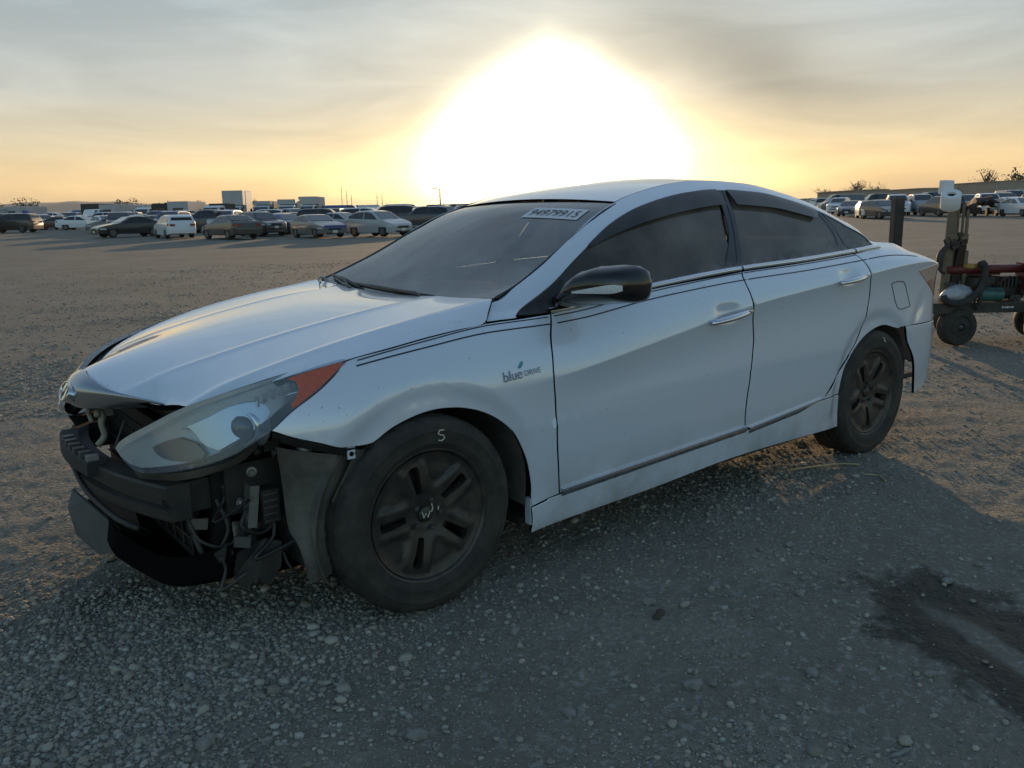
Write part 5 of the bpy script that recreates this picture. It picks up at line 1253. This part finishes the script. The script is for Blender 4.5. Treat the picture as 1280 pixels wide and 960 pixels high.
# crumpled dark wreck
wk = empty('wrecked_car', put(1207, 69)); wk.rotation_euler = (0, 0, -YAW + R(255)); tag(wk, 'crumpled dark red wreck with its front torn open, on the right', 'wreck')
rw = random.Random(4)
RUST = mat('burnt_rusty_metal', (.05, .022, .014), .8, noise=(3, (.02, .018, .016), .9)); 
b = MB().loft([[Vector((x + rw.uniform(-.08, .08), y + rw.uniform(-.10, .10), max(.28, z + rw.uniform(-.12, .12)))) for y, z in ((-.85, .3), (-.9, .75), (-.62, top_), (0, top_+.08), (.62, top_), (.9, .75), (.85, .3))] for x, top_ in ((-2.0, .85), (-1.4, 1.0), (-.8, 1.35), (0, 1.5), (.7, 1.45), (1.2, 1.1), (1.6, .95), (2.0, 1.2))])
b.build('body', RUST, wk, angle=20)
for k in range(4): MB().lathe([(.05, -.1), (.33, -.1), (.33, .1), (.05, .1)], 14, ((-1.3, 1.3)[k % 2], (-.78, .78)[k//2], .33)).build('wheel', CTY, wk)
for k in range(6):
    MB().box((2.0+rw.uniform(-.2, .2), rw.uniform(-.7, .7), .5+rw.uniform(0, .7)), (.3, .25, .2), Matrix.Rotation(rw.uniform(0, 3), 3, 'Z') @ Matrix.Rotation(rw.uniform(0, 1), 3, 'X')).build('torn_panel', [PC['silver'], CBLK, RUST][k % 3], wk)
# --- box trucks, RVs and trailers behind
TRK = mat('truck_box_panel', (.45, .45, .44), .6, noise=(1.2, (.36, .35, .33), .5)); TDK = mat('dark_box_panel', (.035, .035, .032), .7)
def box_truck(u, depth, face, w, h, L_, m, label, cab=True, over=True):
    t = empty('box_truck' if cab else 'caravan', put(u, depth)); t.rotation_euler = (0, 0, -YAW + R(face)); tag(t, label, 'truck' if cab else 'caravan', None)
    z0 = .95 if cab else .55; x1 = -.3 if cab else L_/2
    b = MB(); r = .08; bx = [(-w/2+r, z0), (w/2-r, z0), (w/2, z0+r), (w/2, h-r), (w/2-r, h), (-w/2+r, h), (-w/2, h-r), (-w/2, z0+r)]
    rows = [[Vector((x, y, z)) for y, z in bx] for x in (-L_/2, x1)]; b.loft(rows, closed=True); b.f += [tuple(range(8)), tuple(8+k for k in range(8))[::-1]]
    b.build('box', m, t, fix=True)
    if cab:
        c = MB().loft([[Vector((x, y, z)) for y, z in ((-1.0, .55), (-1.02, 1.3), (-.9, zt_), (.9, zt_), (1.02, 1.3), (1.0, .55))] for x, zt_ in ((-.25, 2.25), (.9, 2.25), (1.25, 2.05), (1.75, 1.45), (2.4, 1.30), (2.55, 1.05))]); c.f.append(tuple(5*6+k for k in range(6)))
        c.build('cab', PC['white'], t, angle=30, fix=True)
        MB().loft([[Vector((x, y, z)) for y in np.linspace(-.82, .82, 4)] for x, z in ((1.27, 2.03), (1.80, 1.47))]).build('windscreen', CG2, t)
        MB().box((2.56, 0, .85), (.05, 1.3, .35)).build('grille', CBLK, t)
        for sy in (-1, 1):
            MB().box((2.56, sy*.78, .95), (.06, .26, .18)).build('headlight', CHL, t); MB().box((1.35, sy*1.22, 1.7), (.08, .2, .36)).build('door_mirror', CBLK, t)
            MB().box((.6, sy*1.015, 1.75), (.9, .02, .6)).build('side_window', CG, t)
        if over: MB().box((.35, 0, (2.3+h)/2), (1.3, w*.98, h-2.32)).build('over_cab_box', m, t)
    else:
        MB().box((0, -w/2-.006, z0+.9), (.65, .02, 1.7)).build('door', PC['silver'], t); MB().box((L_*.28, -w/2-.006, z0+1.25), (.9, .02, .55)).build('window', CG, t); MB().box((L_/2+.006, 0, z0+1.2), (.02, w*.5, .6)).build('window', CG, t)
    for x in ((1.6, -L_*.33) if cab else (.3, -.3)):
        for sy in (-1, 1): MB().lathe([(.06, -.13), (.42, -.13), (.42, .13), (.06, .13)], 16, (x, sy*(w/2-.2), .42)).build('wheel', CTY, t)
    return t
box_truck(313, 102, 272, 2.45, 4.0, 6.2, TRK, 'tall white box truck facing us, standing above all the cars')
box_truck(348, 104, 268, 2.1, 2.75, 5.5, TRK, 'white van-bodied truck just right of the tall box truck')
box_truck(376, 104, 275, 2.2, 2.9, 5.5, TRK, 'white truck facing us, second to the right of the tall box truck')
box_truck(402, 112, 265, 2.3, 3.3, 6.0, TRK, 'white square-fronted box truck above the blue-fronted coupe')
box_truck(255, 96, 268, 2.3, 2.75, 5, TRK, 'white caravan end-on above the white estate car', False)
box_truck(233, 100, 270, 2.0, 2.6, 5, TDK, 'dark square trailer left of the white caravan', False)
box_truck(206, 112, 266, 2.2, 2.5, 5.5, TRK, 'white motorhome above the black sedan', True, False)
box_truck(176, 116, 262, 2.2, 2.7, 6.5, TRK, 'long white motorhome behind the white side-on sedan', False)
box_truck(148, 120, 265, 2.6, 2.9, 4.0, TDK, 'dark boxy trailer with a lumpy top above the white side-on sedan', False)
box_truck(290, 96, 262, 2.1, 2.5, 5, TDK, 'dark box body just left of the tall box truck', True, False)
box_truck(62, 124, 262, 2.2, 2.7, 6, TRK, 'white truck body above the white SUV on the left', False)
box_truck(34, 122, 262, 2.2, 2.5, 6, TRK, 'low white caravan above the dark brown SUV', False)
# --- warehouses on the right, low sheds on the left horizon
def shed(u0, u1, depth, h, m, label, roofm=None, d=30, roof_h=.0, doors=0):
    h = h - 1.2; p, q = put(u0, depth), put(u1, depth); c = (p+q)/2; L_ = (q-p).length; t = empty('warehouse', c); t.rotation_euler = (0, 0, math.atan2(q.y-p.y, q.x-p.x)); tag(t, label, 'building')
    MB().box((0, d/2, h/2-.2), (L_, d, h+.4)).build('wall', m, t)
    MB().box((0, d/2, h+.12+roof_h/2), (L_+.8, d+.8, .25+roof_h)).build('roof', roofm or m, t)
    n_ = max(1, int(L_/9))
    for k in range(n_): 
        x = -L_/2 + (k+.5)*L_/n_
        MB().box((x, -.05, h*.5), (.35, .12, h*.98)).build('wall_rib', roofm or m, t)
        if doors and k % doors == 0: MB().box((x+2.5, -.06, min(2.0, h*.36)), (3.4, .14, min(4, h*.70))).build('loading_door', TDK if k % 2 else TRK, t)
    return t
WA = mat('pale_wall_panel', (.58, .56, .52), .8, noise=(.4, (.48, .46, .42), .6)); WB_ = mat('brown_wall_panel', (.36, .29, .225), .8, noise=(.4, (.29, .235, .18), .6)); WR = mat('grey_metal_roof', (.42, .41, .40), .7)
shed(1010, 1055, 270, 3.6, WA, 'pale low building end just above the white sedan\'s roof slope', WR, doors=2)
shed(1057, 1093, 232, 5.2, WB_, 'dark brown flat-roofed building with pale doors on the right horizon', WB_, doors=2)
shed(1095, 1128, 285, 4.6, WA, 'pale flat warehouse between the two brown ones', WR)
shed(1131, 1171, 250, 5.6, WB_, 'long tan warehouse behind the black post', WB_)
shed(1174, 1219, 290, 6.3, WA, 'grey pale warehouse behind the white paper roll', WR, doors=3)
shed(1221, 1270, 268, 7.6, WB_, 'tallest brown building at the right end of the horizon', WB_, doors=2)
for k, (u0, u1, dp, h) in enumerate(((540, 600, 420, 3.6), (455, 500, 620, 5.5), (505, 538, 520, 4.4), (572, 640, 380, 5.2))):
    shed(u0, u1, dp, h, WA if k % 2 else WB_, ['low brown shed on the horizon left of the lamp post', 'wide pale shed far off beneath the radio masts', 'small brown shed between the masts and the lamp post', 'pale shed right behind the lamp post by the windscreen'][k], WR)
# --- lamp post and radio masts
POLE = mat('dark_pole', (.05, .05, .048), .6)
lp = empty('street_lamp', put(558.5, 150)); lp.rotation_euler = (0, 0, -YAW); tag(lp, 'tall lamp post with one short arm beside the sun glow', 'street lamp')
MB().tube([(0, 0, 0), (0, 0, 4.7)], [.13, .10], 8).build('pole', POLE, lp, smooth=True)
MB().tube([(0, 0, 4.65), (-.5, 0, 4.80), (-.75, 0, 4.80)], .06, 6).build('arm', POLE, lp); MB().box((-.95, 0, 4.80), (.55, .28, .14)).build('lamp_head', POLE, lp)
for k, (u, h) in enumerate(((441, 27), (447, 23), (452.5, 19), (483, 20), (489, 19))):
    m_ = empty('radio_mast', put(u, 800)); tag(m_, ['tallest thin mast, leftmost on the far horizon', 'second thin mast from the left on the horizon', 'third thin mast from the left on the horizon', 'left one of the two short far masts', 'right one of the two short far masts'][k], 'mast')
    MB().tube([(0, 0, 0), (0, 0, h)], [.35, .2], 5).build('mast_pole', POLE, m_)
    for z in (.55, .8): MB().box((0, 0, h*z), (1.3, .3, .3)).build('cross_arm', POLE, m_)
# --- trees
LEAFM = mat('dry_foliage', (.075, .075, .035), .9, noise=(2, (.045, .05, .025), .8)); LEAF2 = mat('brown_foliage', (.12, .085, .045), .9); BARK = mat('bark', (.07, .055, .04), .9)
def tree(u, depth, h, spread, m, label, n=240, bare=False, seed=0):
    t = empty('tree', put(u, depth)); tag(t, label, 'tree', 'trees along the horizon'); rs = np.random.RandomState(seed)
    tr_ = MB().tube([(0, 0, 0), (h*.01, 0, h*.25), (0, h*.01, h*.5)], [h*.035, h*.028, h*.018], 7); tr_.build('trunk', BARK, t, smooth=True)
    for k in range(22 if bare else 7):
        a = k*2.4; q = Vector((math.cos(a)*spread*.4, math.sin(a)*spread*.4, h*(.62+.05*(k % (7 if bare else 4))))); MB().tube([(0, 0, h*(.25+.03*k)), q*.6+Vector((0, 0, h*.18)), q], [h*.016, h*.010, h*.004], 5).build('limb', BARK, t)
    cl = rs.normal(0, 1, (9, 3))*np.array([spread*.30, spread*.30, h*.13]) + np.array([0, 0, h*.68]); v = []; f = []
    for k in range(n):
        c = cl[rs.randint(9)] + rs.normal(0, 1, 3)*np.array([spread*.14, spread*.14, h*.065]); s = (h*.035 if not bare else h*.018)*rs.uniform(.6, 1.3)
        a, b = rs.normal(0, 1, 3), rs.normal(0, 1, 3); a /= np.linalg.norm(a); b -= a*a.dot(b); b /= np.linalg.norm(b); i = len(v); v += [c-a*s-b*s*.5, c+a*s-b*s*.4, c+a*s*.7+b*s*.6, c-a*s*.8+b*s*.5]; f.append((i, i+1, i+2, i+3))
    o = mesh('crown', v, f, m, t); o['kind'] = 'stuff'; return t
for k, (u, dp, h, sp, mm, lab, bare) in enumerate(((1057, 300, 9.5, 7, LEAF2, 'bare brown tree over the dark flat-roofed building, left of two', True), (1081, 300, 7.5, 7, LEAF2, 'bare low tree over the dark flat-roofed building, right of two', True), (1212, 320, 13, 8, LEAF2, 'thin bare tree over the grey warehouse', True),
      (1248, 290, 12.5, 6, LEAFM, 'pointed dark tree over the tallest brown building', False), (1259, 290, 10, 7, LEAFM, 'bushy dark tree at the right end of the buildings', False), (1276, 300, 6.5, 9, LEAFM, 'low bush tree at the right edge', False), (1018, 320, 7, 6, LEAF2, 'small tree at the sedan\'s roofline on the right', True),
      (52, 170, 4.6, 5, LEAFM, 'dark tree above the white SUV on the left', False), (70, 175, 4.2, 4, LEAFM, 'small dark tree right of the left-hand tree pair', False), (172, 190, 4.8, 3, LEAFM, 'narrow tree above the white motorhome', False), (4, 150, 3.6, 5, LEAFM, 'olive bush at the far left edge', False), (193, 200, 5, 4, LEAFM, 'dark slim tree right of the long motorhome', False),
      (272, 220, 5, 4, LEAFM, 'dark tree between the caravan and the tall box truck', False), (329, 210, 5.5, 4, LEAFM, 'dark tree hugging the tall box truck\'s right side', False), (225, 230, 5.6, 5, LEAFM, 'dark tree above the dark square trailer', False))):
    tree(u, dp, h, sp, mm, lab, 200 if not bare else 260, bare, k+31)
# --- far hills
HILL = mat('hazy_hill', (.16, .13, .10), 1.0)
def hills(name, depth, pts, seed):
    us = np.linspace(-160, 1440, 240); prof = np.interp(us, [p[0] for p in pts], [p[1] for p in pts]); rs = np.random.RandomState(seed); prof = prof + .03*prof*np.interp(us, us[::3], rs.normal(0, 1, len(us[::3])))
    rows = []
    for dd, k in ((0, 0), (250, .45), (520, .82), (800, 1.0), (1500, .55)):
        rows.append([put(u, depth+dd) + Vector((0, 0, h*k - (rise(depth+dd) - rise(60)) - (8 if k == 0 else 0))) for u, h in zip(us, prof)])
    o = MB().loft(rows).build(name, HILL, None, smooth=True); tag(o, kind='structure')
hills('far_hills', 3800, [(-160, 100), (0, 100), (60, 106), (110, 113), (170, 106), (230, 84), (262, 86), (330, 72), (420, 58), (540, 45), (700, 40), (1000, 28), (1440, 24)], 2)

# ------------------------------------------------------------------ the cart, post and bundle beside the sedan's tail
rr_ = Vector((math.cos(YAW), -math.sin(YAW), 0)); ff_ = Vector((math.sin(YAW), math.cos(YAW), 0))
CT = Vector((6.69, .40, 0)); CT.z = float(gh(CT.x, CT.y))+.008
def cart_root(name, dx, dy, dz=0):
    p = CT + rr_*dx + ff_*dy; t = empty(name, (p.x, p.y, CT.z+dz)); t.rotation_euler = (0, 0, -YAW); return t
FR = mat('dirty_black_frame', (.020, .019, .017), .6, noise=(9, (.075, .066, .05), .7)); RED = mat('faded_red_paint', (.14, .02, .016), .45, noise=(6, (.07, .02, .014), .8, .2)); TEAL = mat('teal_can_paint', (.03, .13, .115), .4, noise=(8, (.05, .12, .10), .6))
WOOD = mat('weathered_wood', (.20, .155, .10), .85, noise=(20, (.11, .08, .05), .8)); PAPER = mat('white_paper', (.74, .74, .75), .8); YEL = mat('worn_yellow', (.42, .28, .07), .5); BAG = mat('grey_plastic_bag', (.42, .43, .44), .4, noise=(9, (.22, .22, .22), .8))
ct = cart_root('tool_cart', 0, 0); tag(ct, 'low black four-wheeled tool cart with a red beam behind the sedan\'s tail', 'cart')
for dx, dy, r, ang in ((0, 0, .178, 10), (.27, .62, .172, 10), (.72, -.20, .178, -14), (.98, .42, .172, -14)):
    w = MB().lathe([(.035, -.06), (.035, -.07), (r*.55, -.055), (r*.60, -.07), (r*.92, -.065), (r, -.04), (r, .04), (r*.92, .065), (r*.6, .07), (.035, .06)], 28).build('wheel', RUBBER, ct, angle=40); w.location = (dx, dy, r-.004); w.rotation_euler = (0, 0, R(ang))
    MB().lathe([(.001, -.075), (.022, -.073), (.026, -.055)], 12).build('hub', STEEL, w, smooth=True)
MB().box((.42, .30, .345), (1.42, .10, .085)).build('frame_rail', FR, ct); MB().box((.42, -.02, .345), (1.36, .06, .085)).build('frame_rail', FR, ct)
MB().box((.42, .14, .39), (1.36, .40, .02)).build('deck', FR, ct)
for x in (0, .72): MB().tube([(x, .0, .178), (x+.27, .62, .178)], .018, 8).build('axle', FR, ct); MB().box((x+.12, .25, .25), (.07, .09, .16)).build('axle_post', FR, ct)
MB().tube([(-.08, .10, .695), (.25, .08, .70), (.62, .06, .70)], [.035, .04, .04], 10).build('red_beam', RED, ct, smooth=True); MB().box((.18, .16, .665), (.50, .10, .05)).build('beam_plate', RED, ct)
MB().box((.70, .05, .62), (.20, .22, .26)).build('red_engine_cover', RED, ct); MB().lathe([(.001, -.06), (.05, -.05), (.06, 0), (.05, .05), (.001, .06)], 14, (.66, -.06, .74), 'x').build('chrome_knob', CHROME, ct, smooth=True)
for q in ((.38, .12, .56, .44, .16, .14), (.52, .16, .50, .24, .2, .16), (.20, .20, .60, .34, .12, .07)): MB().box(q[:3], q[3:], Matrix.Rotation(R(q[0]*20), 3, 'Z')).build('engine_block', FR, ct)
for k in range(6): MB().box((.36+.035*k, .035, .58), (.012, .02, .10)).build('cooling_fin', FR, ct)
hp = spline([(-.18, -.06, .47), (-.16, -.08, .425), (-.06, -.10, .40), (.06, -.10, .44), (.15, -.08, .54), (.19, -.06, .66), (.18, -.04, .76), (.14, -.03, .74)], 34)
MB().tube(hp, .030, 10).build('black_hose', RUBBER, ct, smooth=True)
MB().tube(spline([(.60, -.24, .36), (.57, -.26, .22), (.62, -.26, .10)], 10), .014, 6).build('fender_hoop', FR, ct, smooth=True)
MB().tube([(.16, -.06, .38), (.165, -.06, .60)], .022, 8).build('upright', FR, ct); MB().tube([(.04, -.05, .38), (.05, -.05, .46)], .015, 8).build('upright', STEEL, ct)
for k in range(7): MB().box((.385+.016*k, -.052, .352), (.009, .004, .012 if k % 3 else .018)).build('label_mark', PAPER, ct)
MB().lathe([(.001, .0), (.055, .012), (.062, .03), (.06, .05)], 18, (.11, .05, .70), 'z').build('yellow_cap', YEL, ct, smooth=True)
rk = random.Random(77)
for k in range(9):
    a = Vector((rk.uniform(-.05, .62), rk.uniform(-.05, .1), rk.uniform(.42, .64))); MB().tube(spline([a, a+Vector((rk.uniform(-.1, .1), -.05, rk.uniform(-.1, .06))), a+Vector((rk.uniform(-.15, .15), -.03, rk.uniform(-.14, .02)))], 10), rk.uniform(.005, .012), 6).build('cable', [FR, RUST, CABLE][k % 3], ct, smooth=True)
for k in range(6): MB().box((rk.uniform(-.1, .7), rk.uniform(-.02, .2), rk.uniform(.40, .62)), (rk.uniform(.04, .12), rk.uniform(.04, .1), rk.uniform(.03, .09)), Matrix.Rotation(rk.uniform(0, 3), 3, 'Z')).build('machine_part', [FR, STEEL, RUST][k % 3], ct)
tc_ = cart_root('teal_can', .28, .0, .470); tag(tc_, 'teal green can lying on the cart deck inside the dark frame', 'can')
m_ = MB().lathe([(.001, -.11), (.060, -.11), (.064, -.10), (.064, .10), (.060, .11), (.001, .11)], 22, axis='x').build('can_body', TEAL, tc_, angle=40); 
for x in (-.05, .05): MB().lathe([(.0655, x-.006), (.067, x), (.0655, x+.006)], 22, axis='x').build('can_rib', TEAL, tc_, smooth=True)
MB().lathe([(.018, 0), (.018, .03), (.001, .032)], 10, (.05, 0, .06), 'z').build('cap', CBLK, tc_)
bg_ = MB(); rb_ = np.random.RandomState(5); bm = bmesh.new(); bmesh.ops.create_icosphere(bm, subdivisions=3, radius=1)
bvv = [(v.co.x*.15*(1+.12*math.sin(v.co.y*7+v.co.z*5)), v.co.y*.10*(1+.10*math.sin(v.co.x*9)), v.co.z*.075*(1+.2*math.sin(v.co.x*8+v.co.y*6))) for v in bm.verts]; bff = [tuple(v.index for v in f.verts) for f in bm.faces]; bm.free()
bo_ = mesh('plastic_bag', bvv, bff, BAG, None, smooth=True); bo_.location = CT + rr_*-.02 + ff_*.02 + Vector((0, 0, .475)); bo_.rotation_euler = (0, R(-14), -YAW); tag(bo_, 'crumpled grey plastic bag on the cart inside the black hose', 'bag')
# stakes and rods standing in the cart
for k, (x, y, r, z0, z1, lx, lab) in enumerate(((-.095, .12, .030, .36, 1.27, .02, 'thick tan wooden stake, leftmost in the cart\'s bundle'), (-.045, .15, .016, .36, 1.10, .02, 'thin wooden stake just right of the thick one'), (.0, .18, .010, .36, 1.28, .0, 'thin rod under the paper roll\'s right edge'), (.03, .18, .010, .36, 1.30, .0, 'second thin rod from the left in the bundle'), (.055, .17, .010, .36, 1.29, .01, 'third thin rod from the left in the bundle'), (.085, .15, .012, .36, 1.24, .01, 'outermost pale rod on the bundle\'s right side'), (.06, .10, .016, .36, .86, .02, 'short pale stake low in front of the bundle'))):
    t = cart_root('wooden_stake', x, y); tag(t, lab, 'stake', 'stakes and rods standing in the cart'); t.location.z = CT.z
    MB().box((lx, 0, (z0+z1)/2), (r*2, r*1.6, z1-z0), Matrix.Rotation(R(lx*120-1), 3, 'Y')).build('shaft', WOOD, t)
    MB().box((lx*1.3, 0, z1+.006), (r*1.7, r*1.3, .014)).build('tip', WOOD if k < 2 else STEEL, t)
bt = cart_root('tool_bundle', -.01, .10); tag(bt, 'dark rusty tool bundle strapped among the stakes', 'tools')
rz = random.Random(9)
for k in range(9): MB().box((rz.uniform(-.06, .06), rz.uniform(-.03, .05), .95+rz.uniform(-.05, .10)), (rz.uniform(.03, .08), .05, rz.uniform(.04, .12)), Matrix.Rotation(rz.uniform(-.7, .7), 3, 'Y')).build('tool_head', [RUST, WOOD, FR][k % 3], bt)
MB().box((.03, .03, .70), (.07, .05, .46), Matrix.Rotation(R(8), 3, 'Y')).build('tool_shaft', RUST, bt)
MB().tube(spline([(-.13, -.02, .98), (-.11, -.02, .92), (-.16, -.03, .82), (-.15, -.03, .70), (-.10, -.02, .66)], 16), [.012+.022*math.sin(math.pi*t)**2 for t in np.linspace(0, 1, 16)], 8).build('curved_handle', FR, bt, smooth=True)
pr_ = cart_root('paper_roll', -.085, .13, 1.335); tag(pr_, 'white paper roll with a dark core, tilted on top of the stakes', 'paper roll')
q = Matrix.Rotation(R(-14), 3, 'Y') @ Matrix.Rotation(R(27), 3, 'X')
mb = MB().lathe([(.040, -.06), (.082, -.075), (.086, -.07), (.086, .065), (.082, .07), (.040, .066), (.038, .05), (.037, -.06)], 30, axis='z'); mb.v = [q @ v for v in mb.v]; mb.build('roll', PAPER, pr_, angle=40)
mb = MB().lathe([(.0365, .045), (.0365, -.055), (.001, -.055)], 20, axis='z'); mb.v = [q @ v for v in mb.v]; mb.build('core', HOLE, pr_)
wb_ = MB(); wb_.box((0, 0, 0), (.105, .08, .125)); bo2 = wb_.build('white_box', PAPER, None); bv = bo2.modifiers.new('bevel', 'BEVEL'); bv.width = .008; bv.segments = 2
bo2.location = CT + rr_*-.10 + ff_*.20 + Vector((0, 0, 1.455)); bo2.rotation_euler = (0, R(2), -YAW+.1); tag(bo2, 'small white box standing above the paper roll', 'box')
ps = empty('steel_post', CT + rr_*-.38 + ff_*.55); ps.rotation_euler = (0, 0, -YAW); tag(ps, 'thick dark upright post rising behind the sedan\'s boot', 'post')
MB().box((0, 0, .68), (.092, .092, 1.36)).build('post_shaft', FR, ps); MB().box((0, 0, 1.365), (.088, .088, .014)).build('post_cap', STEEL, ps); MB().box((0, 0, .01), (.3, .3, .024)).build('base_plate', FR, ps)
MB().tube([(.12, -.1, .685), (.27, -.1, .70)], .016, 6).build('side_pin', FR, ps)
# ------------------------------------------------------------------ bits lying on the ground
def on_ground(x, y, lift=0): return Vector((x, y, float(gh(x, y))+lift))
STN = mat('pale_field_stone', (.25, .24, .215), .9, noise=(40, (.14, .13, .11), .8), bump=(120, .4, .003))
rg = np.random.RandomState(12)
for k, (x, y, s) in enumerate(((.58, -1.33, .024), (1.02, -1.62, .020), (.30, -1.75, .026), (-.05, -1.62, .022), (.62, -1.92, .024), (1.36, -1.35, .018), (-.42, -1.45, .026), (.10, -1.20, .020), (1.5, -1.9, .022), (-.85, -1.12, .028), (.85, -2.15, .018), (-.15, -2.0, .022))):
    v = ico*(1+.3*(rg.rand(len(ico), 1)-.5))*np.array([1.25, .95, .62])*s; me_ = bpy.data.meshes.new('stone'); me_.from_pydata(v.tolist(), [], icf.tolist()); me_.materials.append(STN)
    o = link(bpy.data.objects.new('stone', me_)); o.location = on_ground(x, y, s*.3); o.rotation_euler = (0, 0, rg.uniform(0, 6)); tag(o, 'fist-sized pale stone lying loose on the packed dirt in front', 'stone', 'larger loose stones on the packed dirt')
    bv = o.modifiers.new('bevel', 'BEVEL'); bv.width = s*.12; bv.segments = 2
def chip(name, x, y, L_, w, h, rot, m, label, cat):
    rows = []
    for t in np.linspace(-1, 1, 9):
        k = (1-abs(t)**5)*(1+.15*math.sin(t*7)); rows.append([Vector((t*L_/2, a*w/2*k, b*h/2*k + .1*h*math.sin(t*4))) for a, b in ((-1, -.6), (1, -1), (.9, .8), (-.2, 1.1), (-.9, .5))])
    o = MB().loft(rows, closed=True); o.f += [tuple(range(5))[::-1], tuple(40+i for i in range(5))]; ob = o.build(name, m, None, angle=40, fix=True); ob.location = on_ground(x, y, h*.35); ob.rotation_euler = (0, 0, rot); tag(ob, label, cat); return ob
DKW = mat('dark_wood', (.06, .045, .03), .9, noise=(30, (.13, .10, .07), .7)); STRAW = mat('dry_straw', (.42, .34, .20), .9)
chip('wood_chip', .54, -1.41, .085, .026, .016, .35, DKW, 'dark flat wood chip lying alone in the middle foreground', 'wood chip')
chip('broken_stick', .46, -2.27, .085, .011, .009, -.25, STN, 'pale broken stick near the bottom right corner', 'stick')
for k, (pts, lab) in enumerate(((((2.20, -.80), (2.45, -.91), (2.52, -1.0)), 'long dry straw stem in the sunlit patch before the rear tyre'), (((2.40, -1.08), (2.44, -1.14), (2.36, -1.22)), 'short dry straw stem at the shadow edge by the rear tyre'))):
    P_ = spline([tuple(on_ground(x, y, .008)) for x, y in pts], 10); o = MB().tube(P_, .0045, 5).build('straw_stem', STRAW, None, smooth=True); tag(o, lab, 'straw')

# ------------------------------------------------------------------ evening haze over the whole lot
hz = MB().box((0, 0, 95), (19600, 19600, 196)).build('haze', None); tag(hz, kind='stuff')
hm = bpy.data.materials.new('haze_air'); hm.use_nodes = True; N_ = hm.node_tree.nodes; N_.clear()
ho = N_.new('ShaderNodeOutputMaterial'); hv = N_.new('ShaderNodeVolumePrincipled'); hv.inputs['Color'].default_value = (.93, .90, .86, 1); hv.inputs['Density'].default_value = 1.1e-4; hv.inputs['Anisotropy'].default_value = 0
hm.node_tree.links.new(hv.outputs[0], ho.inputs['Volume']); hz.data.materials.append(hm)
